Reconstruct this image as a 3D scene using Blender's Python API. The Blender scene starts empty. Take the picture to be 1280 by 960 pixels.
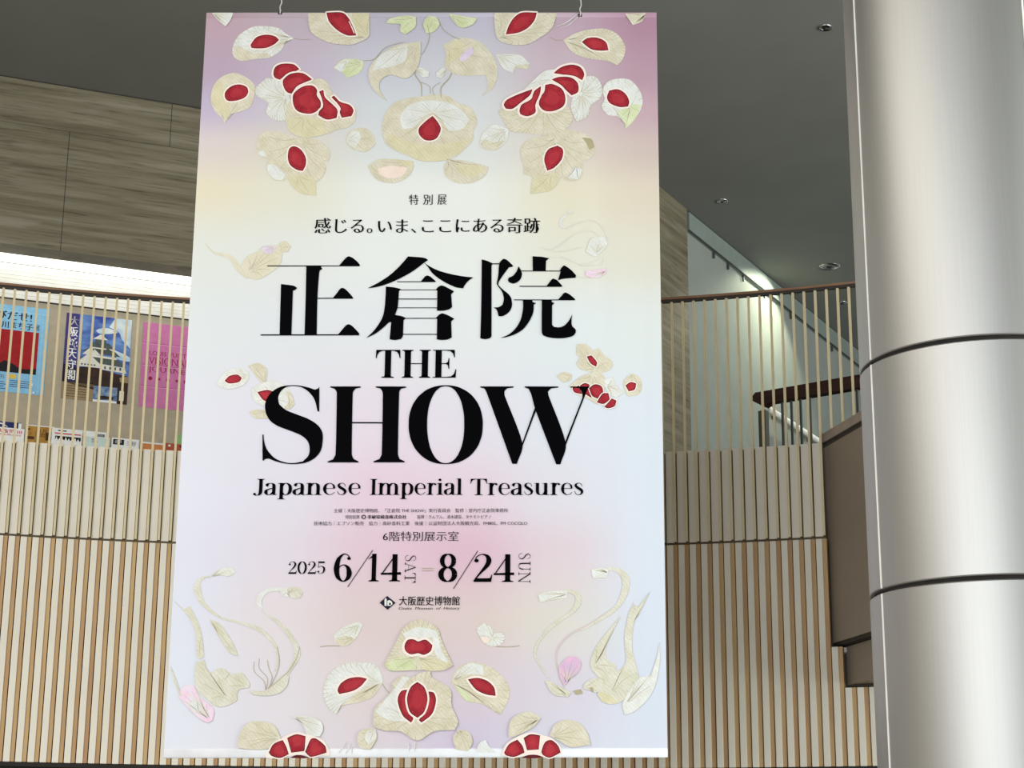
import bpy, bmesh, math, random
from math import sin, cos, radians, pi
from mathutils import Vector, Matrix
from mathutils.geometry import tessellate_polygon
random.seed(7)
SC = bpy.context.scene
COL = SC.collection

# ------------------------------------------------------------------ camera
F_PX, PITCH, ROLL = 2250.0, 0.268611, 0.00783
EYE = Vector((0, 0, 1.6))
fw = Vector((0, cos(PITCH), sin(PITCH))); r0 = Vector((1, 0, 0)); u0 = Vector((0, -sin(PITCH), cos(PITCH)))
RT = r0 * cos(ROLL) + u0 * sin(ROLL); UP = u0 * cos(ROLL) - r0 * sin(ROLL)
cd = bpy.data.cameras.new('camera'); cam = bpy.data.objects.new('camera', cd); COL.objects.link(cam)
cd.sensor_fit = 'HORIZONTAL'; cd.sensor_width = 36.0; cd.lens = F_PX / 1280 * 36.0; cd.clip_end = 200
m3 = Matrix((RT, UP, -fw)).transposed()
cam.matrix_world = Matrix.Translation(EYE) @ m3.to_4x4()
SC.camera = cam

# ------------------------------------------------------------------ light and exposure
SC.view_settings.view_transform = 'Standard'
SC.view_settings.look = 'None'
SC.view_settings.gamma = 1.0
SC.view_settings.use_curve_mapping = False
SC.view_settings.exposure = 0.04
W = bpy.data.worlds.new('world'); SC.world = W; W.use_nodes = True
bg = W.node_tree.nodes['Background']; bg.inputs[0].default_value = (0.93, 0.96, 1.0, 1); bg.inputs[1].default_value = 0.62

def area(name, loc, size, energy, color, target):
    l = bpy.data.lights.new(name, 'AREA'); l.shape = 'RECTANGLE'; l.size, l.size_y = size; l.energy = energy; l.color = color
    o = bpy.data.objects.new(name, l); COL.objects.link(o); o.location = loc
    o.rotation_euler = (Vector(target) - Vector(loc)).to_track_quat('-Z', 'Y').to_euler()
    return o
area('assumed_window_light', (-6.0, -9.0, 4.2), (13, 7.0), 1600, (0.92, 0.97, 1.0), (-0.5, 10.5, 4.2))  # added unseen area light behind the camera, for assumed window daylight
area('assumed_left_window_light', (-13.0, -5.5, 3.6), (7, 5.0), 330, (0.94, 0.98, 1.0), (0.0, 8.0, 3.6))  # added unseen light at left, window assumed from the column's bright reflection
area('right_fill_light', (12.0, 7.0, 3.6), (13, 5.0), 1750, (0.94, 1.0, 0.97), (0.0, 13.0, 5.4))  # added unseen fill from the right, lifts the ceiling and right balcony
area('assumed_ceiling_light', (-6.5, 3.5, 8.36), (6, 9), 850, (1.0, 0.95, 0.86), (-6.5, 3.5, 0))  # added unseen overhead light, assumed lamps for the warm upper column reflection

def spot(name, loc, target, energy, angle, blend, color=(1, .96, .85), radius=.05):
    l = bpy.data.lights.new(name, 'SPOT'); l.energy = energy; l.spot_size = radians(angle); l.spot_blend = blend; l.color = color; l.shadow_soft_size = radius
    o = bpy.data.objects.new(name, l); COL.objects.link(o); o.location = loc
    o.rotation_euler = (Vector(target) - Vector(loc)).to_track_quat('-Z', 'Y').to_euler()
    return o

# ------------------------------------------------------------------ helpers
def lin(c):
    r = []
    for v in c:
        v /= 255.0
        r.append(v / 12.92 if v <= .04045 else ((v + .055) / 1.055) ** 2.4)
    return (*r, 1.0)

def mat(name, c, rough=.6, metal=0.0, c2=None, scale=8.0, stretch=(1, 1, 1), bump=0.0, detail=4.0, spec=.3):
    """two-tone noise material in object space"""
    m = bpy.data.materials.new(name); m.use_nodes = True
    nt = m.node_tree; b = nt.nodes['Principled BSDF']
    b.inputs['Roughness'].default_value = rough; b.inputs['Metallic'].default_value = metal
    b.inputs['Specular IOR Level'].default_value = spec
    tc = nt.nodes.new('ShaderNodeTexCoord'); mp = nt.nodes.new('ShaderNodeMapping'); mp.inputs['Scale'].default_value = stretch
    nz = nt.nodes.new('ShaderNodeTexNoise'); nz.inputs['Scale'].default_value = scale; nz.inputs['Detail'].default_value = detail
    nt.links.new(tc.outputs['Object'], mp.inputs[0]); nt.links.new(mp.outputs[0], nz.inputs['Vector'])
    rp = nt.nodes.new('ShaderNodeValToRGB'); rp.color_ramp.elements[0].position = .35; rp.color_ramp.elements[1].position = .65
    c2 = c2 or tuple(min(255, v * 1.05) for v in c)
    rp.color_ramp.elements[0].color = lin(c); rp.color_ramp.elements[1].color = lin(c2)
    nt.links.new(nz.outputs['Fac'], rp.inputs[0]); nt.links.new(rp.outputs[0], b.inputs['Base Color'])
    if bump:
        bp = nt.nodes.new('ShaderNodeBump'); bp.inputs['Strength'].default_value = bump; bp.inputs['Distance'].default_value = .01
        nt.links.new(nz.outputs['Fac'], bp.inputs['Height']); nt.links.new(bp.outputs[0], b.inputs['Normal'])
    return m

def emit(name, c, s):
    m = bpy.data.materials.new(name); m.use_nodes = True; b = m.node_tree.nodes['Principled BSDF']
    b.inputs['Base Color'].default_value = lin(c); b.inputs['Emission Color'].default_value = lin(c); b.inputs['Emission Strength'].default_value = s
    return m

def tag(o, label=None, cat=None, group=None, kind=None):
    if label: o['label'] = label
    if cat: o['category'] = cat
    if group: o['group'] = group
    if kind: o['kind'] = kind
    return o

def empty(name, loc=(0, 0, 0), rz=0.0, label=None, cat=None, group=None):
    o = bpy.data.objects.new(name, None); COL.objects.link(o); o.location = loc; o.rotation_euler = (0, 0, rz); o.empty_display_size = .1
    return tag(o, label, cat, group)

class MB:
    """collects geometry, links it as one mesh object"""
    def __init__(self): self.v = []; self.f = []; self.mi = []
    def add(self, vs, fs, k=0):
        n = len(self.v); self.v += [tuple(p) for p in vs]
        for q in fs: self.f.append([i + n for i in q]); self.mi.append(k)
    def box(self, a, b, k=0):
        (x0, y0, z0), (x1, y1, z1) = a, b
        self.add([(x0, y0, z0), (x1, y0, z0), (x1, y1, z0), (x0, y1, z0), (x0, y0, z1), (x1, y0, z1), (x1, y1, z1), (x0, y1, z1)],
                 [(0, 3, 2, 1), (4, 5, 6, 7), (0, 1, 5, 4), (1, 2, 6, 5), (2, 3, 7, 6), (3, 0, 4, 7)], k)
    def obox(self, c, ax, ay, az, k=0):
        """box by centre and three half-axes"""
        c, ax, ay, az = Vector(c), Vector(ax), Vector(ay), Vector(az); vs = []
        for s in (-1, 1):
            for p, q in ((-1, -1), (1, -1), (1, 1), (-1, 1)): vs.append(c + ax * p + ay * q + az * s)
        self.add(vs, [(0, 3, 2, 1), (4, 5, 6, 7), (0, 1, 5, 4), (1, 2, 6, 5), (2, 3, 7, 6), (3, 0, 4, 7)], k)
    def prism(self, poly, z0, z1, k=0):
        n = len(poly); self.add([(x, y, z0) for x, y in poly] + [(x, y, z1) for x, y in poly],
                                [tuple(range(n))[::-1], tuple(range(n, 2 * n))] + [(i, (i + 1) % n, n + (i + 1) % n, n + i) for i in range(n)], k)
    def tube(self, pts, r, n=10, k=0, cap=True):
        pts = [Vector(p) for p in pts]; rings = []
        for i, p in enumerate(pts):
            t = (pts[min(i + 1, len(pts) - 1)] - pts[max(i - 1, 0)]).normalized()
            a = t.cross(Vector((0, 0, 1)) if abs(t.z) < .9 else Vector((1, 0, 0))).normalized(); b = t.cross(a)
            rr = r[i] if isinstance(r, (list, tuple)) else r
            rings.append([p + (a * cos(2 * pi * j / n) + b * sin(2 * pi * j / n)) * rr for j in range(n)])
        vs = [q for rg in rings for q in rg]; fs = []
        for i in range(len(rings) - 1):
            for j in range(n): fs.append((i * n + j, i * n + (j + 1) % n, (i + 1) * n + (j + 1) % n, (i + 1) * n + j))
        if cap: fs.append(tuple(range(n))[::-1]); fs.append(tuple(range((len(rings) - 1) * n, len(rings) * n)))
        self.add(vs, fs, k)
    def lathe(self, prof, n=32, k=0, c=(0, 0)):
        vs = []; fs = []
        for r, z in prof:
            for j in range(n): vs.append((c[0] + r * cos(2 * pi * j / n), c[1] + r * sin(2 * pi * j / n), z))
        for i in range(len(prof) - 1):
            for j in range(n): fs.append((i * n + j, i * n + (j + 1) % n, (i + 1) * n + (j + 1) % n, (i + 1) * n + j))
        self.add(vs, fs, k)
    def build(self, name, mats, parent=None, smooth=False, bevel=0.0, fix=True):
        me = bpy.data.meshes.new(name); me.from_pydata(self.v, [], self.f)
        for m in (mats if isinstance(mats, (list, tuple)) else [mats]): me.materials.append(m)
        for p, k in zip(me.polygons, self.mi): p.material_index = k; p.use_smooth = smooth
        me.validate()
        if fix:
            bm = bmesh.new(); bm.from_mesh(me); bmesh.ops.recalc_face_normals(bm, faces=bm.faces); bm.to_mesh(me); bm.free()
        o = bpy.data.objects.new(name, me); COL.objects.link(o)
        if parent is not None: o.parent = parent
        if bevel:
            md = o.modifiers.new('bevel', 'BEVEL'); md.width = bevel; md.segments = 2; md.limit_method = 'ANGLE'
        return o

def struct(name, mb, m, **kw):
    o = mb.build(name, m, **kw); o['kind'] = 'structure'; return o

# ------------------------------------------------------------------ flat print shapes
def crom(P, closed=True, seg=4, sharp=None):
    """Catmull-Rom through points; points turning more than `sharp` degrees stay corners"""
    n = len(P); out = []
    def turn(i):
        a, b, c = P[(i - 1) % n], P[i], P[(i + 1) % n]
        d1 = math.atan2(b[1] - a[1], b[0] - a[0]); d2 = math.atan2(c[1] - b[1], c[0] - b[0])
        return abs((d2 - d1 + pi) % (2 * pi) - pi)
    cor = [sharp is not None and turn(i) > radians(sharp) for i in range(n)]
    for i in range(n if closed else n - 1):
        p1, p2 = P[i], P[(i + 1) % n]
        if closed: p0, p3 = P[(i - 1) % n], P[(i + 2) % n]
        else: p0, p3 = P[max(i - 1, 0)], P[min(i + 2, n - 1)]
        L = math.hypot(p2[0] - p1[0], p2[1] - p1[1])
        def tan(a, b):
            d = (b[0] - a[0], b[1] - a[1]); l = math.hypot(*d) or 1
            s = min(l * .5, L); return (d[0] / l * s, d[1] / l * s)
        t1 = (p2[0] - p1[0], p2[1] - p1[1]) if cor[i] else tan(p0, p2)
        t2 = (p2[0] - p1[0], p2[1] - p1[1]) if cor[(i + 1) % n] else tan(p1, p3)
        if cor[i] and cor[(i + 1) % n]: out.append(p1); continue
        for s in range(seg):
            t = s / seg; h1 = 2 * t**3 - 3 * t**2 + 1; h2 = -2 * t**3 + 3 * t**2; h3 = t**3 - 2 * t**2 + t; h4 = t**3 - t**2
            out.append((h1 * p1[0] + h2 * p2[0] + h3 * t1[0] + h4 * t2[0], h1 * p1[1] + h2 * p2[1] + h3 * t1[1] + h4 * t2[1]))
    if not closed: out.append(P[-1])
    return out

def area2(P): return sum(P[i - 1][0] * P[i][1] - P[i][0] * P[i - 1][1] for i in range(len(P)))
def grow(P, d):
    """offset a closed outline outwards by d"""
    s = 1 if area2(P) > 0 else -1; n = len(P); out = []
    for i in range(n):
        a, c = P[i - 1], P[(i + 1) % n]; tx, ty = c[0] - a[0], c[1] - a[1]; l = math.hypot(tx, ty) or 1
        out.append((P[i][0] + s * ty / l * d, P[i][1] - s * tx / l * d))
    return out

class Print:
    """flat ink shapes on a sheet, each a little in front of the one before"""
    def __init__(self, mats, y0=-.002, step=-.0001, xf=None):
        self.mb = MB(); self.names = []; self.y = y0; self.step = step; self.lib = mats; self.xf = xf or (lambda u, v: (u, v))
    def k(self, m):
        if m not in self.names: self.names.append(m)
        return self.names.index(m)
    def poly(self, loops, m):
        if loops and not isinstance(loops[0][0], (tuple, list)): loops = [loops]
        tri = tessellate_polygon([[Vector((p[0], p[1], 0)) for p in l] for l in loops])
        flat = [p for l in loops for p in l]
        fs = []
        for a, b, c in tri:
            A, B, C = flat[a], flat[b], flat[c]
            ar = (B[0] - A[0]) * (C[1] - A[1]) - (C[0] - A[0]) * (B[1] - A[1])
            if abs(ar) > 1e-12: fs.append((a, b, c) if ar > 0 else (a, c, b))
        self.mb.add([(self.xf(*p)[0], self.y, self.xf(*p)[1]) for p in flat], fs, self.k(m)); self.y += self.step
    def strip(self, P, ws, m, adv=True):
        vs = []; n = len(P)
        for i, p in enumerate(P):
            a, c = P[max(i - 1, 0)], P[min(i + 1, n - 1)]; tx, ty = c[0] - a[0], c[1] - a[1]; l = math.hypot(tx, ty) or 1
            w = ws[i] / 2
            for s in (-1, 1):
                q = self.xf(p[0] - s * ty / l * w, p[1] + s * tx / l * w); vs.append((q[0], self.y, q[1]))
        self.mb.add(vs, [(2 * i, 2 * i + 2, 2 * i + 3, 2 * i + 1) for i in range(n - 1)], self.k(m))
        if adv: self.y += self.step
    def stroke(self, P, ws, m, adv=True, seg=6):
        Q = crom(P, False, seg); n = len(Q)
        W_ = []
        for i in range(n):
            t = i / (n - 1) * (len(ws) - 1) if len(ws) > 1 else 0; j = min(int(t), len(ws) - 1); j2 = min(j + 1, len(ws) - 1)
            W_.append(ws[j] + (ws[j2] - ws[j]) * (t - j))
        self.strip(Q, W_, m, adv)
    def build(self, name, parent):
        return self.mb.build(name, [self.lib[n] for n in self.names], parent, fix=False)

def mm(flatlist): return [(flatlist[i] / 1000, flatlist[i + 1] / 1000) for i in range(0, len(flatlist), 2)]

def inside(p, P):
    r = False
    for i in range(len(P)):
        a, b = P[i - 1], P[i]
        if (a[1] > p[1]) != (b[1] > p[1]) and p[0] < (b[0] - a[0]) * (p[1] - a[1]) / (b[1] - a[1]) + a[0]: r = not r
    return r

def draw(pr, e):
    kd, m = e[0], e[1]
    if kd == 'P':
        out = crom(mm(e[2]), True, 5, 62); pr.poly(out, m)
        if e[3]:
            bx, by = e[3][0] / 1000, e[3][1] / 1000; n = len(out); cx = sum(p[0] for p in out) / n; cy = sum(p[1] for p in out) / n
            # a thin outline, then veins fanning from the base of the petal
            pr.strip(out + out[:1], [.0016] * (n + 1), 'vein_pale', False)
            R_ = max(math.hypot(p[0] - bx, p[1] - by) for p in out); cnt = int(e[4] * 1.7)
            cand = [p for p in out if math.hypot(p[0] - bx, p[1] - by) > .35 * R_]
            for i in range(cnt):
                p = cand[int((i + .5) / cnt * len(cand)) % len(cand)]; s = .80 + .12 * random.random()
                q = (bx + (p[0] - bx) * s, by + (p[1] - by) * s); md = (bx * .5 + q[0] * .5, by * .5 + q[1] * .5)
                md = (md[0] * .85 + cx * .15, md[1] * .85 + cy * .15)
                s0 = (bx + (md[0] - bx) * .25, by + (md[1] - by) * .25)
                if not (inside(q, out) and inside(md, out) and inside(((md[0] + q[0]) / 2, (md[1] + q[1]) / 2), out)): continue
                pr.stroke([s0, md, q], [.0010, .0026, .0010], 'vein' if i % 3 == 1 else 'vein_pale', False, 4)
            if e[5]:
                o2 = crom(mm(e[2]), True, 8, 62)
                for i in range(e[5]):
                    p = o2[int(i / e[5] * len(o2))]; d = math.hypot(cx - p[0], cy - p[1]) or 1; L = min(.26 * d, .035) * (.7 + .5 * random.random())
                    if math.hypot(p[0] - bx, p[1] - by) < .25 * R_: continue
                    a = ((cx - p[0]) / d, (cy - p[1]) / d); a = (a[0] * .85 + (bx - p[0]) / R_ * .4, a[1] * .85 + (by - p[1]) / R_ * .4)
                    pr.strip([p, (p[0] + a[0] * L, p[1] + a[1] * L)], [.0026, .0008], 'vein', False)
            pr.y += pr.step
    elif kd == 'G':
        q = crom(mm(e[2]), True, 5, 62); pr.poly(grow(q, e[3] / 1000), 'gem_rim'); pr.poly(grow(q, .0015), 'gem_dark'); pr.poly(grow(q, -.0035), m)
        if min(max(p[0] for p in q) - min(p[0] for p in q), max(p[1] for p in q) - min(p[1] for p in q)) > .07: pr.poly([((p[0] - sum(a[0] for a in q) / len(q)) * .55 + sum(a[0] for a in q) / len(q), (p[1] - sum(a[1] for a in q) / len(q)) * .55 + sum(a[1] for a in q) / len(q)) for p in q], 'gem_glow')
        n = len(q); cx = sum(p[0] for p in q) / n; cy = sum(p[1] for p in q) / n
        for i in range(14):
            p = q[int(i / 14 * n)]; pr.strip([(p[0] * .95 + cx * .05, p[1] * .95 + cy * .05), (p[0] * .62 + cx * .38, p[1] * .62 + cy * .38)], [.0022, .0006], 'gem_dark', False)
        pr.y += pr.step
    elif kd == 'S': pr.stroke(mm(e[2]), [w / 1000 for w in e[3]], m)
    elif kd == 'L': pr.poly(crom(mm(e[2]), True, 5, 38), m)
    elif kd == 'O': pr.poly([crom(mm(e[2]), True, 2), crom(mm(e[3]), True, 2)[::-1]], m)

# ------------------------------------------------------------------ type: CJK and sans text turned into flat ink
def text_loops(body):
    c = bpy.data.curves.new('type', 'FONT'); c.body = body; o = bpy.data.objects.new('type', c); COL.objects.link(o)
    dg = bpy.context.evaluated_depsgraph_get(); cc = o.evaluated_get(dg).to_curve(dg); loops = []
    for s in cc.splines:
        P = []
        if s.type == 'BEZIER':
            bp = s.bezier_points; n = len(bp)
            for i in range(n):
                a, b = bp[i], bp[(i + 1) % n]; p0, p1, p2, p3 = a.co, a.handle_right, b.handle_left, b.co
                st = ((p1 - p0).cross(p3 - p0)).length < 1e-4 and ((p2 - p3).cross(p0 - p3)).length < 1e-4
                for k in range(1 if st else 3):
                    t = k / 3; u = 1 - t; q = p0 * u**3 + p1 * 3 * u * u * t + p2 * 3 * u * t * t + p3 * t**3; P.append((q.x, q.y))
        else: P = [(p.co.x, p.co.y) for p in s.points]
        if len(P) > 2: loops.append(P)
    bpy.data.objects.remove(o); bpy.data.curves.remove(c)
    return loops

def text_mesh(body, thin=0.0, bold=0.0, slant=0.0, rot=False):
    """filled glyphs; `thin` slims the horizontal strokes and `bold` fattens the upright ones, as in a Ming face"""
    L = text_loops(body)
    big = max(L, key=lambda p: abs(area2(p))); sg = 1 if area2(big) > 0 else -1
    c = bpy.data.curves.new('type', 'CURVE'); c.dimensions = '2D'; c.fill_mode = 'BOTH'
    for P in L:
        n = len(P); Q = []
        for i in range(n):
            a, b, d = P[i - 1], P[i], P[(i + 1) % n]
            n1 = (sg * (b[1] - a[1]), -sg * (b[0] - a[0])); n2 = (sg * (d[1] - b[1]), -sg * (d[0] - b[0]))
            l1 = math.hypot(*n1) or 1; l2 = math.hypot(*n2) or 1
            nx = n1[0] / l1 + n2[0] / l2; ny = n1[1] / l1 + n2[1] / l2; l = math.hypot(nx, ny) or 1
            x, y = b[0] + nx / l * bold, b[1] - ny / l * thin
            x += slant * y; Q.append((x, y))
        s = c.splines.new('POLY'); s.points.add(n - 1); s.use_cyclic_u = True
        for p, q in zip(s.points, Q): p.co = (q[0], q[1], 0, 1)
    o = bpy.data.objects.new('type', c); COL.objects.link(o); dg = bpy.context.evaluated_depsgraph_get()
    me = bpy.data.meshes.new_from_object(o.evaluated_get(dg))
    V = [(v.co.x, v.co.y) for v in me.vertices]; F = [tuple(p.vertices) for p in me.polygons]
    bpy.data.objects.remove(o); bpy.data.curves.remove(c); bpy.data.meshes.remove(me)
    if rot: V = [(y, -x) for x, y in V]
    return V, F

def put_text(pr, V, F, box, m):
    """fit glyphs into box (u0, v0, u1, v1) of a sheet"""
    x0 = min(p[0] for p in V); x1 = max(p[0] for p in V); y0 = min(p[1] for p in V); y1 = max(p[1] for p in V)
    u0, v0, u1, v1 = box; vs = []
    for x, y in V:
        q = pr.xf(u0 + (x - x0) / (x1 - x0) * (u1 - u0), v0 + (y - y0) / (y1 - y0) * (v1 - v0)); vs.append((q[0], pr.y, q[1]))
    fs = []
    for f in F:
        a = sum(vs[f[i - 1]][0] * vs[f[i]][2] - vs[f[i]][0] * vs[f[i - 1]][2] for i in range(len(f)))
        fs.append(f if a > 0 else f[::-1])
    pr.mb.add(vs, fs, pr.k(m)); pr.y += pr.step

# a small Didone alphabet drawn with a broad nib: n = nib path, v = path with widths, p = polygon, d = ball, h = serif (x, y, width)
XH = .74
def ring(cx, cy, rx, ry, n=24): return [(cx + rx * cos(2 * pi * i / n), cy + ry * sin(2 * pi * i / n)) for i in range(n + 1)]
def stem(x, a, b, foot=True, flag=True, head=False):
    g = [('b', x, a, b)]
    if foot: g.append(('h', x, a, .34))
    if head: g.append(('h', x, b, .34))
    if flag: g.append(('p', [(x - .16, b - .02), (x - .06, b), (x + .02, b + .015), (x + .02, b - .06), (x - .06, b - .045), (x - .16, b - .045)]))
    return g
GL = {
 'J': (.50, [('n', [(.33, 1), (.33, .3), (.31, .1), (.22, -.01), (.10, .0), (.04, .08)]), ('h', .33, 1, .36), ('d', .06, .07, .06)]),
 'I': (.40, [('b', .2, 0, 1), ('h', .2, 0, .36), ('h', .2, 1, .36)]),
 'T': (.84, [('b', .42, 0, 1), ('h', .42, 0, .4), ('r', .03, .965, .81, 1.0), ('p', [(.03, 1), (.02, .70), (.045, .70), (.07, .82), (.13, .92), (.24, .965), (.24, 1)]), ('p', [(.81, 1), (.82, .70), (.795, .70), (.77, .82), (.71, .92), (.60, .965), (.60, 1)])]),
 'H': (1.0, [('b', .22, 0, 1), ('b', .78, 0, 1), ('h', .22, 0, .36), ('h', .22, 1, .36), ('h', .78, 0, .36), ('h', .78, 1, .36), ('r', .22, .49, .78, .52)]),
 'E': (.84, [('b', .22, 0, 1), ('r', .04, .97, .74, 1), ('r', .04, 0, .78, .03), ('r', .22, .49, .56, .52), ('p', [(.74, 1), (.75, .72), (.73, .72), (.69, .86), (.60, .95), (.48, .97), (.48, 1)]), ('p', [(.78, 0), (.80, .30), (.775, .30), (.73, .14), (.64, .05), (.5, .03), (.5, 0)]), ('p', [(.545, .70), (.57, .70), (.57, .32), (.545, .32), (.52, .45), (.46, .49), (.46, .52), (.52, .56)])]),
 'S': (.62, [('v', [(.50, .70, .02), (.47, .86, .03), (.38, .965, .03), (.27, .985, .03), (.14, .91, .07), (.11, .77, .11), (.22, .61, .14), (.40, .47, .14), (.50, .30, .12), (.46, .11, .07), (.31, .012, .03), (.16, .05, .03), (.08, .18, .03), (.06, .32, .02)])]),
 'A': (.76, [('v', [(.06, 0, .035), (.37, 1, .035)]), ('v', [(.36, 1, .12), (.68, 0, .12)]), ('r', .16, .32, .55, .35), ('h', .06, 0, .22), ('h', .68, 0, .3)]),
 'U': (.84, [('n', [(.2, 1), (.2, .35), (.24, .12), (.38, .01), (.54, .06), (.63, .2), (.66, .4)]), ('v', [(.66, .38, .035), (.66, 1, .035)]), ('h', .2, 1, .34), ('h', .66, 1, .26)]),
 'N': (.90, [('v', [(.14, 0, .035), (.14, 1, .035)]), ('v', [(.15, 1, .13), (.74, 0, .13)]), ('v', [(.76, 0, .035), (.76, 1, .035)]), ('h', .14, 0, .26), ('h', .1, 1, .26), ('h', .76, 1, .26)]),
 'a': (.60, [('n', [(.10, .57), (.16, .69), (.28, .725), (.40, .67), (.435, .53), (.435, .12), (.48, .02), (.58, .03)]), ('n', [(.43, .44), (.25, .38), (.10, .28), (.08, .12), (.18, .015), (.31, .05), (.43, .18)]), ('d', .13, .58, .055)]),
 'p': (.70, stem(.18, -.27, XH) + [('n', [(.18, .55), (.28, .69), (.41, .725), (.55, .6), (.59, .37), (.54, .12), (.41, .015), (.28, .04), (.18, .18)])]),
 'n': (.76, stem(.18, 0, XH) + [('n', [(.18, .5), (.29, .67), (.41, .725), (.53, .65), (.565, .5), (.565, 0)]), ('h', .565, 0, .34)]),
 'm': (1.14, stem(.18, 0, XH) + [('n', [(.18, .5), (.29, .67), (.41, .725), (.53, .65), (.565, .5), (.565, 0)]), ('h', .565, 0, .34), ('n', [(.565, .5), (.675, .67), (.79, .725), (.91, .65), (.95, .5), (.95, 0)]), ('h', .95, 0, .34)]),
 'e': (.64, [('r', .10, .385, .56, .415), ('v', [(.545, .40, .09), (.52, .58, .09), (.43, .69, .04), (.32, .725, .03), (.16, .62, .1), (.11, .37, .15), (.16, .14, .1), (.33, .012, .03), (.47, .06, .03), (.57, .18, .02)])]),
 's': (.52, [('v', [(.41, .52, .02), (.38, .66, .03), (.32, .715, .03), (.24, .73, .03), (.14, .68, .07), (.11, .57, .12), (.2, .45, .15), (.34, .34, .15), (.41, .22, .13), (.38, .08, .07), (.26, .012, .03), (.14, .05, .03), (.08, .15, .03), (.06, .24, .02)])]),
 'r': (.50, stem(.18, 0, XH) + [('n', [(.18, .48), (.26, .65), (.36, .72), (.43, .70)]), ('d', .43, .66, .058)]),
 'i': (.38, stem(.18, 0, XH) + [('d', .17, .94, .075)]),
 'l': (.38, stem(.18, 0, 1.02)),
 'u': (.78, [('n', [(.17, .74), (.17, .22), (.22, .07), (.34, .015), (.47, .06), (.57, .2)]), ('b', .57, 0, XH), ('p', [(.02, .72), (.17, .74), (.17, .70), (.02, .70)]), ('p', [(.42, .72), (.57, .74), (.57, .70), (.42, .70)]), ('r', .57, 0, .74, .03)]),
 '2': (.62, [('v', [(.10, .76, .03), (.14, .9, .03), (.29, .985, .03), (.44, .92, .1), (.49, .76, .14), (.43, .58, .12), (.26, .34, .06), (.08, .07, .03)]), ('p', [(.05, 0), (.56, 0), (.59, .25), (.565, .25), (.53, .14), (.45, .13), (.13, .13), (.05, .05)]), ('d', .13, .76, .065)]),
 '0': (.64, [('n', ring(.32, .5, .235, .485))]),
 '5': (.60, [('p', [(.11, 1), (.52, 1), (.50, .86), (.12, .87)]), ('v', [(.125, .98, .03), (.105, .5, .03)]), ('v', [(.105, .5, .03), (.21, .6, .03), (.34, .61, .05), (.47, .5, .13), (.49, .3, .15), (.42, .1, .08), (.27, .012, .03), (.14, .05, .03), (.09, .17, .03)]), ('d', .12, .18, .065)]),
 '6': (.62, [('v', [(.50, .84, .03), (.43, .95, .03), (.31, .985, .04), (.17, .82, .11), (.11, .48, .16), (.16, .16, .12), (.31, .012, .03), (.45, .12, .11), (.49, .31, .15), (.44, .51, .1), (.32, .6, .03), (.21, .54, .03), (.14, .40, .03)]), ('d', .47, .83, .055)]),
 '1': (.44, [('b', .25, 0, 1), ('h', .25, 0, .38), ('p', [(.03, .80), (.25, 1), (.30, 1), (.30, .93), (.22, .88), (.03, .82)])]),
 '4': (.70, [('b', .46, 0, 1), ('p', [(.46, 1), (.40, .82), (.11, .33), (.03, .30), (.03, .27), (.46, .98)]), ('p', [(.02, .245), (.66, .245), (.66, .34), (.02, .31)]), ('h', .46, 0, .36)]),
 '8': (.64, [('v', [(x, y, .03 + .10 * abs(cos(2 * pi * i / 24))) for i, (x, y) in enumerate(ring(.32, .745, .185, .235))]), ('v', [(x, y, .03 + .12 * abs(cos(2 * pi * i / 24))) for i, (x, y) in enumerate(ring(.32, .26, .215, .245))])]),
}
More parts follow.
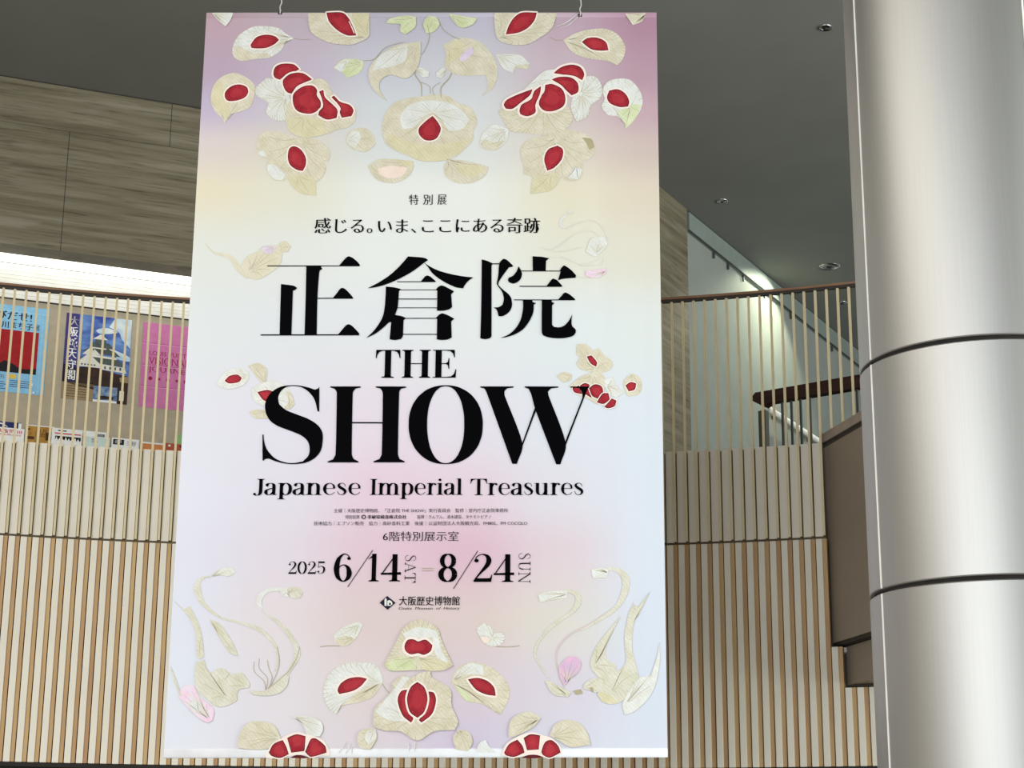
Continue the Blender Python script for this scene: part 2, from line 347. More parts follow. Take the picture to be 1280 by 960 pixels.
def didone(word, T=.15, t=.026, track=0.0):
    """returns vertices and faces of a word in cap-height units"""
    V, F = [], []; x = 0.0
    def quad_path(P, ws):
        n = len(P); base = len(V)
        for i, p in enumerate(P):
            a, c = P[max(i - 1, 0)], P[min(i + 1, n - 1)]; tx, ty = c[0] - a[0], c[1] - a[1]; l = math.hypot(tx, ty) or 1; w = ws[i] / 2
            V.append((x + p[0] - ty / l * w, p[1] + tx / l * w)); V.append((x + p[0] + ty / l * w, p[1] - tx / l * w))
        for i in range(n - 1): F.append((base + 2 * i, base + 2 * i + 1, base + 2 * i + 3, base + 2 * i + 2))
    def poly(P):
        tri = tessellate_polygon([[Vector((p[0], p[1], 0)) for p in P]]); base = len(V); V.extend((x + p[0], p[1]) for p in P)
        F.extend(tuple(base + i for i in q) for q in tri)
    for ch in word:
        if ch == ' ': x += .35; continue
        w, g = GL[ch]
        for e in g:
            if e[0] == 'n':
                P = crom(e[1], False, 5); n = len(P); ws = []
                for i in range(n):
                    a, c = P[max(i - 1, 0)], P[min(i + 1, n - 1)]; s = abs(c[1] - a[1]) / (math.hypot(c[0] - a[0], c[1] - a[1]) or 1)
                    ws.append(t + (T - t) * s ** 1.6)
                quad_path(P, ws)
            elif e[0] == 'v':
                P = crom([(p[0], p[1]) for p in e[1]], False, 5); n = len(P); k = len(e[1]); ws = []
                for i in range(n):
                    s = i / (n - 1) * (k - 1); j = min(int(s), k - 2); ws.append((e[1][j][2] + (e[1][j + 1][2] - e[1][j][2]) * (s - j)) * (T / .15 if e[1][j][2] > .05 else 1))
                quad_path(P, ws)
            elif e[0] == 'b': poly([(e[1] - T / 2, e[2]), (e[1] + T / 2, e[2]), (e[1] + T / 2, e[3]), (e[1] - T / 2, e[3])])
            elif e[0] == 'r': poly([(e[1], e[2]), (e[3], e[2]), (e[3], e[4]), (e[1], e[4])])
            elif e[0] == 'h':
                up = e[2] < .5; y0 = e[2]; s = 1 if up else -1; h = e[3] / 2
                poly([(e[1] - h, y0), (e[1] + h, y0), (e[1] + h, y0 + s * .028), (e[1] + T / 2 + .01, y0 + s * .05), (e[1] + T / 2, y0 + s * .09), (e[1] - T / 2, y0 + s * .09), (e[1] - T / 2 - .01, y0 + s * .05), (e[1] - h, y0 + s * .028)])
            elif e[0] == 'p': poly(e[1])
            elif e[0] == 'd': poly([(e[1] + e[3] * cos(a * pi / 8), e[2] + e[3] * sin(a * pi / 8)) for a in range(16)])
        x += w + track
    return V, F

# ------------------------------------------------------------------ banner artwork outlines, millimetres on the sheet
ART = [
 ('printed_leaf', [
  ('P', 'pearl', [-1406,4684,-1271,4684,-1287,4631,-1315,4589,-1371,4638], (-1403,4682), 8, 0),
 ]),
 ('printed_leaf', [
  ('P', 'pearl', [-1262,4448,-1228,4526,-1147,4585,-1075,4592,-978,4579,-929,4539,-874,4506,-926,4480,-954,4421,-1018,4376,-1113,4363,-1207,4350,-1254,4382], (-874,4506), 14, 30),
  ('P', 'cream', [-1254,4441,-1212,4448,-1126,4402,-1043,4402,-1018,4378,-1113,4365,-1208,4352,-1252,4385], None, 7, 0),
  ('S', 'vein', [-874,4506,-819,4497,-766,4501], [3.5,1.5]),
  ('G', 'gem', [-1147,4461,-1113,4513,-1054,4530,-1000,4520,-971,4496,-998,4467,-1050,4441,-1110,4437,-1142,4441], 11.1),
 ]),
 ('printed_blossom', [
  ('P', 'cream', [-791,4681,-598,4681,-400,4681,-397,4578,-401,4513,-483,4467,-543,4460,-639,4473,-724,4513,-774,4565], (-401,4513), 14, 20),
  ('P', 'yellow', [-502,4681,-400,4681,-397,4578,-407,4519,-461,4526,-500,4605], (-407,4519), 5, 0),
  ('G', 'gem', [-673,4684,-574,4684,-531,4644,-499,4578,-479,4526,-533,4526,-594,4559,-650,4618], 11.1),
  ('S', 'gem_rim', [-527,4624,-509,4585,-490,4539], [6]),
 ]),
 ('printed_leaf', [
  ('P', 'cream', [-1287,3916,-1307,3956,-1357,4008,-1384,4085,-1371,4175,-1321,4239,-1239,4265,-1154,4226,-1110,4175,-1112,4097,-1133,4033,-1191,4001,-1249,3982,-1277,3944], (-1288,3924), 10, 0),
  ('P', 'yellow', [-1321,3995,-1378,4085,-1368,4172,-1313,4201,-1302,4097,-1264,4046,-1277,3950], None, 7, 0),
  ('G', 'gem', [-1293,4097,-1292,4136,-1258,4172,-1211,4185,-1163,4168,-1152,4130,-1172,4097,-1218,4078,-1271,4074], 11.1),
 ]),
 ('printed_pomegranate', [
  ('P', 'pearl', [-1103,4162,-1035,4233,-939,4200,-887,4097,-871,3994,-905,3943,-975,3943,-1031,3995,-1016,4059,-1095,4110], (-911,4097), 18, 40),
  ('P', 'cream', [-906,3969,-897,4046,-796,4200,-749,4213,-702,4226,-654,4200,-603,4097,-530,4058,-464,4020,-467,3943,-513,3892,-572,3879,-641,3848,-782,3822,-878,3867], (-741,3994), 16, 0),
  ('P', 'yellow', [-899,3943,-835,3969,-668,3943,-641,3848,-782,3825,-878,3869], (-787,3969), 8, 0),
  ('G', 'gem', [-994,4259,-985,4304,-944,4327,-872,4324,-833,4291,-870,4272,-917,4252,-952,4220,-982,4233], 13.1),
  ('G', 'gem', [-929,4181,-928,4220,-882,4259,-810,4262,-749,4220,-796,4200,-843,4174,-876,4123,-906,4136], 13.1),
  ('G', 'gem', [-862,4065,-859,4123,-807,4168,-748,4177,-717,4149,-716,4110,-690,4065,-695,4020,-741,3988,-800,3991,-842,4014], 13.1),
  ('G', 'gem', [-699,4136,-675,4146,-664,4097,-613,4046,-582,4007,-586,3956,-645,3946,-699,3975,-694,4001,-671,4033,-679,4084], 13.1),
  ('G', 'gem', [-620,4097,-606,4106,-566,4065,-506,4043,-481,4007,-492,3969,-551,3958,-564,3994,-559,4020,-583,4058], 13.1),
 ]),
 ('printed_petal', [
  ('P', 'cream', [-520,3816,-489,3873,-407,3888,-352,3841,-335,3777,-390,3729,-461,3740,-503,3771], (-511,3816), 7, 0),
  ('P', 'pearl', [-516,3816,-489,3867,-441,3866,-428,3816,-462,3752,-500,3775], (-511,3813), 5, 0),
 ]),
 ('printed_blossom', [
  ('P', 'cream', [-1080,3778,-1054,3848,-984,3867,-901,3848,-829,3822,-734,3816,-663,3784,-619,3727,-621,3670,-658,3661,-639,3610,-666,3551,-705,3507,-695,3435,-779,3445,-839,3488,-877,3551,-911,3535,-958,3538,-1001,3589,-1009,3639,-999,3677,-1059,3702], (-805,3822), 18, 0),
  ('P', 'yellow', [-877,3551,-819,3576,-712,3538,-695,3435,-779,3445,-839,3488], (-819,3576), 6, 0),
  ('P', 'pearl', [-1001,3589,-1009,3639,-962,3639,-890,3576,-911,3536,-958,3541], None, 7, 0),
  ('P', 'pearl', [-1072,3721,-1037,3740,-1012,3689,-1053,3702], None, 7, 0),
  ('G', 'gem', [-879,3689,-873,3746,-844,3763,-802,3740,-771,3689,-769,3639,-785,3599,-820,3607,-863,3639], 11.1),
 ]),
 ('printed_bud', [
  ('P', 'green', [-615,4297,-564,4356,-492,4362,-432,4349,-425,4317,-453,4265,-524,4232,-561,4271], (-429,4336), 7, 0),
  ('P', 'pearl', [-615,4301,-563,4349,-516,4356,-549,4284,-567,4271], (-528,4353), 3, 0),
  ('S', 'vein', [-426,4349,-355,4362,-291,4440,-173,4480], [3,4.5,3]),
 ]),
 ('printed_bellflower', [
  ('P', 'cream', [-65,4480,-137,4473,-232,4447,-326,4382,-383,4304,-387,4226,-355,4148,-276,4074,-319,4148,-315,4213,-251,4252,-155,4226,-97,4278,-68,4356], (-71,4473), 10, 0),
  ('P', 'pearl', [-326,4382,-231,4434,-148,4460,-158,4356,-217,4317,-323,4291,-370,4278], (-148,4460), 6, 0),
  ('P', 'green', [-290,4611,-261,4644,-153,4664,-99,4651,-103,4585,-162,4532,-198,4552,-194,4604], (-105,4644), 5, 0),
  ('P', 'green', [-50,4604,-21,4657,27,4657,52,4604,17,4552,-30,4539], (15,4650), 4, 0),
  ('P', 'green', [111,4677,292,4644,268,4604,197,4578,148,4617], (117,4670), 5, 0),
  ('S', 'vein', [40,4644,77,4565,138,4519,186,4496], [3.5]),
  ('S', 'vein', [-26,4604,-12,4512,-40,4421,-61,4388], [3.5]),
 ]),
 ('printed_bellflower', [
  ('P', 'cream', [79,4460,162,4506,270,4499,336,4460,403,4368,428,4277,405,4174,334,4109,369,4161,356,4251,226,4245,142,4264,93,4316,98,4395], (91,4447), 10, 0),
  ('P', 'yellow', [109,4434,174,4493,210,4473,188,4381,141,4342,105,4329], (109,4440), 4, 0),
  ('P', 'lilac', [188,4381,259,4447,271,4407,224,4355,188,4342], None, 7, 0),
  ('P', 'pearl', [35,4264,82,4303,106,4271,71,4232,41,4239], (103,4290), 4, 0),
 ]),
 ('printed_great_blossom', [
  ('P', 'cream', [-295,3892,-279,3981,-222,4058,-140,4090,-51,4103,26,4116,109,4109,181,4058,252,4032,288,3981,299,3917,278,3866,279,3815,233,3752,163,3689,93,3666,-36,3663,-131,3701,-214,3739,-274,3790], (-1,3968), 24, 0),
  ('P', 'pearl', [-184,3968,-127,4045,-45,4071,26,4077,122,4058,205,4007,254,3942,207,3879,125,3866,76,3943,22,3994,-42,3955,-100,3892,-170,3879], (16,3994), 16, 0),
  ('P', 'yellow', [-276,3866,-169,3815,-39,3777,91,3777,267,3815,209,3739,93,3670,-36,3666,-131,3704,-226,3752], (7,3866), 10, 0),
  ('G', 'gem', [20,3968,55,3923,72,3876,43,3815,-16,3805,-58,3841,-62,3885,-24,3930], 11.1),
  ('S', 'vein', [-51,4103,-57,4187,-96,4252,-91,4290], [3,7,5]),
  ('S', 'vein', [2,4122,-5,4174,-57,4200], [3]),
  ('S', 'vein', [74,4094,70,4161,119,4226,136,4264], [3,6,5]),
  ('S', 'vein', [26,4109,19,4161,66,4200], [3]),
  ('P', 'pearl', [-91,4290,-61,4303,-7,4271,-10,4236,-54,4239], (-91,4290), 5, 0),
 ]),
 ('printed_petal', [
  ('P', 'cream', [-376,3632,-307,3676,-213,3676,-95,3664,-94,3613,-128,3557,-209,3519,-303,3532,-351,3576], (-95,3661), 8, 0),
  ('P', 'yellow', [-201,3672,-95,3664,-96,3619,-141,3632], None, 7, 0),
  ('P', 'blush', [-317,3613,-235,3632,-129,3619,-163,3563,-245,3550,-304,3576], None, 7, 0),
 ]),
 ('printed_petal', [
  ('P', 'cream', [116,3676,199,3670,293,3651,379,3625,353,3563,271,3519,177,3519,112,3563,100,3613], (116,3676), 10, 0),
  ('P', 'yellow', [176,3638,281,3638,364,3613,294,3563,212,3575], None, 7, 0),
 ]),
 ('printed_blossom', [
  ('P', 'cream', [400,4681,604,4681,803,4680,773,4578,701,4512,605,4460,486,4466,425,4505,407,4591], (413,4512), 16, 20),
  ('G', 'gem', [479,4532,497,4591,532,4650,580,4683,674,4683,658,4630,617,4578,557,4545], 11.1),
  ('S', 'pearl', [797,4584,845,4604,893,4637,935,4676], [3,7,3]),
  ('S', 'pearl', [821,4578,869,4591,917,4630,953,4670], [2,5,2]),
 ]),
 ('printed_leaf', [
  ('P', 'cream', [845,4492,917,4538,1001,4564,1109,4571,1192,4531,1239,4446,1227,4368,1190,4316,1119,4348,1036,4361,952,4381,892,4420], (851,4492), 14, 44),
  ('S', 'vein', [761,4512,803,4492,845,4492], [4]),
  ('G', 'gem', [964,4479,1000,4505,1060,4508,1114,4479,1132,4423,1084,4420,1024,4430], 11.1),
 ]),
 ('printed_bud', [
  ('P', 'pearl', [415,4394,486,4394,570,4388,630,4329,618,4290,547,4297,523,4264,463,4297,437,4342], (421,4392), 6, 0),
  ('P', 'cream', [546,4316,628,4326,618,4290,547,4297,523,4267], None, 7, 0),
 ]),
 ('printed_pomegranate', [
  ('P', 'pearl', [964,4238,1047,4238,1088,4173,1082,4096,1022,4044,998,3968,927,3929,892,4044], (951,4122), 18, 40),
  ('P', 'cream', [436,3994,489,4045,845,4045,898,3993,898,3929,845,3866,750,3834,609,3853,514,3866,466,3942], (726,4045), 22, 30),
  ('P', 'pearl', [583,4135,654,4212,725,4277,797,4290,845,4225,773,4160,678,4135], (678,4212), 6, 0),
  ('G', 'gem', [785,4264,833,4303,898,4320,952,4303,976,4257,964,4215,916,4244,845,4254], 15.1),
  ('G', 'gem', [773,4219,821,4235,892,4231,934,4193,937,4135,898,4111,862,4147,833,4180], 15.1),
  ('G', 'gem', [693,4045,702,4096,726,4135,732,4180,773,4186,833,4154,856,4096,845,4038,785,4004,726,4006], 15.1),
  ('G', 'gem', [570,4006,584,4045,643,4083,661,4135,702,4171,696,4122,667,4045,667,3993,620,3968,578,3981], 15.1),
  ('G', 'gem', [471,4045,489,4077,560,4115,649,4150,631,4109,572,4058,525,4019,483,4019], 15.1),
 ]),
 ('printed_leaf', [
  ('P', 'pearl', [1094,4147,1130,4205,1202,4225,1273,4212,1332,4134,1345,4044,1294,3942,1234,3878,1235,3916,1182,3967,1129,3974,1087,4032,1106,4083], (1234,3891), 10, 20),
  ('P', 'green', [1188,3993,1271,4044,1342,4044,1294,3942,1234,3881,1235,3916], (1271,4044), 5, 0),
  ('G', 'gem', [1123,4096,1136,4141,1189,4150,1236,4121,1260,4070,1253,4034,1200,4031,1141,4057], 11.1),
 ]),
 ('printed_blossom', [
  ('P', 'cream', [580,3688,586,3764,644,3815,750,3834,868,3872,963,3853,1021,3815,1045,3751,1021,3688,962,3663,968,3587,938,3537,868,3531,833,3558,798,3499,751,3462,640,3443,657,3500,651,3562,598,3575,598,3638], (809,3827), 20, 0),
  ('P', 'yellow', [657,3537,727,3581,821,3575,798,3499,751,3462,642,3446], (774,3581), 6, 0),
  ('P', 'pearl', [874,3550,915,3625,965,3606,938,3539], (927,3637), 5, 0),
  ('P', 'vein', [962,3821,1021,3812,1042,3757,1009,3738,986,3789], None, 7, 0),
  ('G', 'gem', [727,3675,750,3739,809,3766,841,3739,833,3675,786,3619,745,3600], 11.1),
 ]),
 ('printed_petal', [
  ('P', 'pearl', [321,3777,337,3847,408,3910,502,3879,491,3802,421,3739,350,3745], (490,3879), 9, 0),
  ('P', 'cream', [324,3777,350,3815,409,3790,479,3802,421,3741,350,3748], (479,3802), 5, 0),
 ]),
 ('printed_leaf', [
  ('P', 'cream', [1241,4676,1374,4680,1349,4623,1289,4597], (1374,4676), 8, 0),
 ]),
 ('printed_bird', [
  ('S', 'ghost', [-1369,3119,-1308,3058,-1214,3033,-1153,2954,-1092,2893], [2.5,10.1,25.2,35.2,20.1]),
  ('P', 'ghost', [-1132,2996,-1099,3039,-1042,3064,-1009,3100,-940,3106,-905,3100,-891,3051,-900,2978,-955,2929,-1023,2887,-1081,2893,-1135,2941], (-1094,2929), 12, 0),
  ('P', 'lilac', [-1026,3082,-986,3106,-934,3100,-938,3063,-984,3049], (-939,3094), 5, 0),
  ('P', 'ghost', [-922,3100,-906,3125,-871,3135,-838,3100,-857,3063,-892,3063], (-893,3088), 5, 0),
 ]),
 ('printed_bird', [
  ('S', 'ghost_grey', [706,3093,764,3074,845,3123,914,3179,1019,3197,1088,3135,1105,3086], [4,11.1,7,5,5,8,5]),
  ('S', 'ghost_grey', [856,3212,926,3246,1019,3269,1077,3234,1123,3148,1099,3074], [4,6,6,8,11.1,5]),
  ('S', 'ghost_grey', [775,3062,868,3070,960,3092], [3,7,4]),
  ('S', 'ghost_grey', [764,3028,845,3025,926,2988], [4,15.1,6]),
  ('S', 'pearl', [874,3315,833,3271,833,3228,862,3216], [5,15.1,15.1,5]),
  ('P', 'ghost_grey', [868,3327,891,3343,909,3331,885,3306], None, 7, 0),
  ('P', 'pearl', [984,3062,1019,3148,1100,3160,1117,3111,1082,3062,1041,3025], (1041,3049), 6, 0),
  ('P', 'ghost_grey', [925,2982,1030,2994,1093,3025,1081,2976,960,2968], None, 7, 0),
  ('P', 'pink', [983,2939,1110,2952,1110,2921,1052,2891,983,2903], (1110,2939), 5, 0),
  ('S', 'ghost_grey', [937,2897,995,2893,1052,2891], [5,3]),
 ]),
 ('printed_petal', [
  ('P', 'pearl', [-1254,2219,-1201,2296,-1122,2316,-1064,2296,-1062,2243,-1105,2202,-1184,2184,-1230,2202], (-1063,2266), 7, 0),
  ('G', 'gem', [-1203,2237,-1176,2266,-1131,2275,-1102,2255,-1118,2231,-1174,2222], 7),
 ]),
 ('printed_blossom', [
  ('P', 'cream', [-1066,2331,-1010,2349,-957,2319,-949,2266,-964,2207,-1006,2254], (-959,2219), 5, 0),
  ('P', 'pearl', [-1037,2196,-925,2237,-834,2207,-796,2125,-828,2067,-918,2067,-1010,2102,-1035,2149], (-909,2125), 10, 0),
  ('G', 'gem', [-1002,2166,-946,2178,-914,2172,-931,2105,-966,2119], 7),
  ('P', 'cream', [-1047,2043,-997,2057,-929,2049,-927,2003,-1006,2003], (-940,2043), 5, 0),
  ('P', 'cream', [-832,2172,-797,2154,-775,2090,-805,2061,-839,2067,-807,2102], (-805,2066), 4, 0),
 ]),
 ('printed_blossom', [
  ('P', 'cream', [930,2466,982,2466,1027,2424,1061,2442,1095,2394,1141,2358,1135,2311,1083,2288,1004,2294,947,2311,924,2347,947,2382,924,2406], (1038,2294), 10, 0),
  ('G', 'gem', [989,2388,1016,2394,1047,2353,1044,2325,1010,2347], 7),
  ('P', 'cream', [805,2264,845,2290,896,2276,890,2241,845,2223], (896,2264), 4, 0),
  ('P', 'pearl', [1077,2240,1140,2258,1168,2205,1207,2158,1162,2129,1117,2158], (1105,2205), 8, 0),
  ('P', 'cream', [884,2205,958,2264,1049,2293,1089,2264,1092,2182,1048,2088,992,2123,913,2158], (1026,2276), 8, 0),
  ('G', 'gem', [901,2188,941,2205,958,2152,913,2164], 7),
  ('G', 'gem', [947,2205,975,2219,1001,2211,1014,2129,964,2164], 7),
  ('G', 'gem', [1001,2188,1035,2211,1074,2199,1083,2158,1054,2123,1020,2141], 7),
  ('G', 'gem', [1048,2100,1082,2152,1116,2156,1124,2117,1088,2091], 7),
  ('G', 'gem', [1093,2070,1139,2123,1164,2109,1152,2076,1118,2064], 7),
 ]),
 ('printed_leaf', [
  ('P', 'cream', [1208,2217,1236,2264,1265,2281,1310,2252,1319,2193,1292,2146,1230,2140], (1265,2276), 6, 0),
  ('G', 'gem', [1222,2205,1253,2225,1285,2217,1275,2181,1241,2170], 7),
 ]),
 ('printed_crane', [
  ('P', 'pearl', [-1242,1036,-1197,1071,-1163,1095,-1104,1095,-1082,1071,-1119,1047,-1184,1053], (-1231,1042), 6, 0),
  ('S', 'bird', [-1237,1048,-1289,1024,-1301,971,-1264,888,-1160,806,-1042,773,-923,730,-838,649,-809,567,-825,487], [3,20.1,45.3,25.2,11.1,12.6,25.2,20.1,12.6,6]),
  ('S', 'pearl', [-770,967,-887,962,-937,906,-917,847], [15.1,25.2,35.2,15.1]),
  ('P', 'bird', [-770,976,-712,982,-681,947,-697,915,-750,917], (-769,947), 5, 0),
  ('P', 'pearl', [-817,970,-770,978,-762,923,-803,929], (-769,953), 3, 0),
  ('S', 'bird', [-905,835,-808,765,-729,672,-699,590,-728,515,-772,452], [3,20.1,27.7,35.2,20.1,10.1]),
  ('P', 'bird', [-1428,897,-1373,848,-1339,871,-1273,742,-1242,580,-1264,562,-1284,574,-1295,707,-1347,812], (-1264,568), 6, 0),
  ('P', 'bird', [-1220,791,-1158,765,-1096,684,-1057,614,-1044,579,-1091,597,-1154,684], (-1218,789), 5, 0),
  ('P', 'bird', [-1289,482,-1278,552,-1259,547,-1241,561,-1219,500,-1199,481,-1135,509,-1087,481,-1112,435,-1090,369,-1038,360,-1041,323,-1105,291,-1162,295,-1210,332,-1270,388], (-1089,332), 12, 0),
  ('P', 'bird', [-1112,435,-1077,472,-1011,481,-971,425,-970,397,-1026,388,-1043,351,-1090,369], (-980,406), 5, 0),
  ('P', 'pink', [-1380,351,-1346,407,-1294,412,-1248,342,-1170,277,-1171,212,-1203,198,-1261,231,-1320,286], (-1185,212), 10, 0),
  ('P', 'pearl', [-1321,305,-1267,333,-1235,268,-1281,254], (-1253,258), 4, 0),
  ('S', 'bird', [-1432,519,-1404,444,-1361,347], [5,15.1,10.1]),
  ('P', 'bird', [-964,379,-875,378,-830,416,-785,462,-742,462,-754,406,-799,364,-883,351,-949,360], (-959,374), 6, 0),
  ('S', 'vein', [-875,383,-887,434,-946,490,-948,547], [3.5,2.5]),
  ('S', 'vein', [-871,388,-869,453,-918,509,-919,565], [3.5,2.5]),
  ('S', 'vein', [-861,388,-841,453,-862,509,-873,556], [3.5,2.5]),
  ('S', 'vein', [-852,397,-814,481,-802,546,-820,631], [3.5,2.5]),
  ('S', 'vein', [-839,406,-748,490,-704,565,-688,631], [3.5,2.5]),
 ]),
 ('printed_crane', [
  ('S', 'bird', [904,842,767,733,696,648,684,573,758,451], [20.1,10.1,15.1,12.6,7.5]),
  ('S', 'pinkline', [1147,856,1013,766,890,704,819,629,805,535,852,385], [15.1,15.1,10.1,10.1,7.5,5]),
  ('P', 'pearl', [1008,1080,1061,1092,1114,1086,1102,1033,1019,1033], (1108,1062), 6, 0),
  ('S', 'bird', [1096,1092,1173,1074,1213,1021,1201,938,1153,856,1036,774,942,722], [10.1,30.2,45.3,40.2,25.2,15.1,7.5]),
  ('P', 'pearl', [697,933,743,951,872,962,867,915,802,909,708,889], (872,939), 5, 0),
  ('S', 'bird', [861,962,919,938,933,891,890,827,802,774,732,716], [15.1,30.2,35.2,20.1,7.5,15.1]),
  ('P', 'bird', [1179,806,1117,685,1088,581,1153,516,1115,431,1078,422,1012,497,1003,544,1041,638], (1021,516), 10, 0),
  ('P', 'bird', [1242,856,1270,875,1284,846,1255,761,1245,666,1249,591,1280,469,1275,413,1227,347,1142,301,1077,311,1040,357,1082,413,1116,488,1172,497,1210,544,1202,685,1222,799], (1115,348), 14, 0),
  ('P', 'bird', [1253,891,1264,832,1353,950,1281,809,1246,762], (1252,768), 3, 0),
  ('P', 'pearl', [1285,450,1351,459,1390,572,1405,652,1403,525,1359,366,1264,264,1198,236,1189,310], (1199,292), 12, 0),
  ('P', 'yellow', [1040,357,1077,366,1143,329,1152,303,1077,311], None, 7, 0),
  ('P', 'bird', [965,413,1012,446,1063,441,1087,404,1040,366,1002,380,965,385], (965,394), 4, 0),
  ('P', 'vein', [995,394,1016,396,1021,371,1007,371], None, 0, 0),
  ('P', 'vein', [903,376,946,385,957,362,918,353], None, 0, 0),
  ('P', 'bird', [739,432,767,432,833,395,889,367,871,341,786,357], (871,348), 6, 0),
  ('P', 'mauve', [824,516,871,568,918,572,948,535,927,478,880,441,852,404,824,460], (861,413), 9, 0),
 ]),
 ('printed_songbird', [
  ('P', 'pearl', [-491,700,-434,747,-353,776,-324,758,-362,683,-419,636,-478,654], (-341,764), 7, 0),
  ('P', 'cream', [-479,683,-409,694,-368,677,-419,636,-472,654], (-374,683), 5, 0),
  ('S', 'vein', [-570,633,-512,638,-454,636], [4]),
 ]),
 ('printed_songbird', [
  ('P', 'pearl', [336,734,382,769,435,734,443,707,488,716,505,682,477,641,418,635,377,658], (430,682), 10, 16),
  ('P', 'blush', [366,682,400,693,412,658,383,653], None, 7, 0),
  ('S', 'vein', [453,633,523,630,593,637], [4]),
 ]),
 ('printed_great_blossom', [
  ('P', 'cream', [-194,532,-154,602,-118,677,-81,743,3,791,108,743,133,677,177,583,207,522,151,494,75,498,-38,494,-160,494], (-2,573), 24, 60),
  ('P', 'pearl', [-90,706,-6,743,109,724,134,620,178,536,111,573,81,686,-61,677], None, 7, 0),
  ('P', 'green', [-189,532,-124,564,-58,574,-1,545,-38,499,-160,496], (-2,573), 6, 0),
  ('P', 'yellow', [-1,555,93,564,178,536,150,496,37,498], (-2,564), 6, 0),
  ('G', 'gem', [-77,635,-61,668,-28,672,1,660,43,670,82,639,73,606,36,585,2,594,-40,588,-69,606], 15.1),
  ('P', 'cream', [-245,174,-239,275,-184,331,-139,387,-149,415,-84,471,-37,452,19,480,75,489,85,452,190,386,201,293,240,201,222,155,101,146,8,95,-86,146,-179,151], (6,201), 26, 30),
  ('P', 'pearl', [-238,257,-184,326,-138,377,-84,461,-42,452,-92,387,-118,294,-50,201,-162,211], (-31,201), 8, 0),
  ('P', 'cream', [-30,164,6,220,44,164,8,98], None, 7, 0),
  ('G', 'gem', [-109,322,-91,373,-49,382,-58,340,-47,266,-20,220,-31,197,-79,238], 12.1),
  ('G', 'gem', [109,321,97,363,68,372,67,331,52,256,15,210,30,197,89,247], 12.1),
  ('G', 'gem', [1,426,40,396,60,331,42,257,6,224,-37,257,-55,331,-36,396], 12.1),
  ('S', 'pearl', [-43,82,-39,54,-41,31], [5]),
  ('S', 'pearl', [-5,86,-7,54,-9,31], [5]),
 ]),
 ('printed_leaf', [
  ('P', 'pearl', [-542,387,-508,480,-425,532,-331,541,-246,527,-201,452,-205,419,-250,350,-315,317,-390,303,-436,294,-458,243,-501,271,-531,322], (-201,419), 16, 40),
  ('P', 'cream', [-390,331,-317,387,-210,424,-250,350,-315,317,-436,294], (-210,422), 7, 0),
  ('S', 'vein', [-201,419,-181,387,-157,363], [4]),
  ('G', 'gem', [-458,382,-440,420,-394,448,-338,455,-293,446,-327,406,-373,378,-448,361], 13.1),
 ]),
 ('printed_leaf', [
  ('P', 'cream', [194,428,226,498,301,540,395,526,471,479,528,404,529,330,482,242,454,256,379,302,285,321,237,377], (194,428), 16, 20),
  ('P', 'pearl', [203,433,235,493,301,536,376,524,386,470,283,470], (201,431), 7, 0),
  ('P', 'green', [218,414,284,367,322,316,285,321,237,377], None, 7, 0),
  ('G', 'gem', [294,442,349,449,405,432,443,395,453,349,397,358,340,386], 13.1),
 ]),
 ('printed_petal', [
  ('P', 'cream', [-337,110,-310,156,-236,160,-225,110,-260,45,-317,55], (-245,155), 9, 0),
  ('P', 'pearl', [-295,110,-282,151,-231,155,-230,110,-271,73], (-240,154), 4, 0),
 ]),
 ('printed_petal', [
  ('P', 'cream', [213,109,241,155,297,145,325,90,298,35,233,45], (241,153), 9, 0),
 ]),
 ('printed_petal', [
  ('P', 'pearl', [349,45,367,81,400,98,419,63,461,26,354,26], None, 0, 0),
 ]),
 ('printed_pomegranate', [
  ('P', 'cream', [-1019,56,-1013,129,-970,193,-895,204,-820,184,-775,110,-833,55,-935,46], (-779,110), 10, 0),
  ('P', 'pearl', [-719,230,-635,234,-559,211,-534,165,-551,119,-621,119,-662,202], (-710,230), 6, 0),
  ('P', 'gem_rim', [-858,1,-833,65,-752,119,-687,142,-622,128,-537,101,-492,37,-496,9,-673,14,-812,-4], None, 7, 0),
  ('G', 'gem', [-839,28,-815,74,-765,97,-745,64,-727,19,-775,-1,-822,10], 8),
  ('G', 'gem', [-737,110,-687,129,-635,119,-637,37,-711,28], 8),
  ('G', 'gem', [-632,32,-602,101,-574,105,-521,64,-511,28,-598,5], 8),
  ('P', 'gem_dark', [-719,-1,-682,14,-645,11,-607,0,-644,-5], None, 0, 0),
  ('S', 'pearl', [-441,27,-414,64,-397,91], [6,3]),
  ('S', 'pearl', [-404,23,-381,55,-378,82], [6,3]),
  ('S', 'pearl', [-366,23,-367,55,-349,68], [6,3]),
 ]),
 ('printed_pomegranate', [
  ('P', 'cream', [530,136,552,219,646,257,716,223,674,173,609,136,539,108], (711,219), 9, 0),
  ('P', 'cream', [768,122,796,182,861,209,936,191,982,135,1001,71,889,57,824,90], (777,117), 10, 0),
  ('P', 'gem_rim', [489,12,516,72,577,113,656,140,730,122,786,103,833,53,838,16,759,-6,675,12,554,-3], None, 7, 0),
  ('G', 'gem', [507,26,535,72,581,97,610,62,621,26,563,3,517,12], 8),
  ('G', 'gem', [619,108,656,127,710,122,703,44,638,40], 8),
  ('G', 'gem', [721,30,740,81,777,94,814,62,828,26,768,-2,731,12], 8),
  ('P', 'gem_dark', [601,-3,647,12,694,12,731,0,675,-7], None, 0, 0),
 ]),
 ('title_kanji', [
  ('L', 'ink', [-979,2974,-411,2973,-411,2968,-979,2968]),
  ('L', 'ink', [-537,2971,-522,2990,-504,3013,-492,3026,-480,3033,-468,3030,-452,3021,-427,3000,-408,2977,-411,2968,-537,2968]),
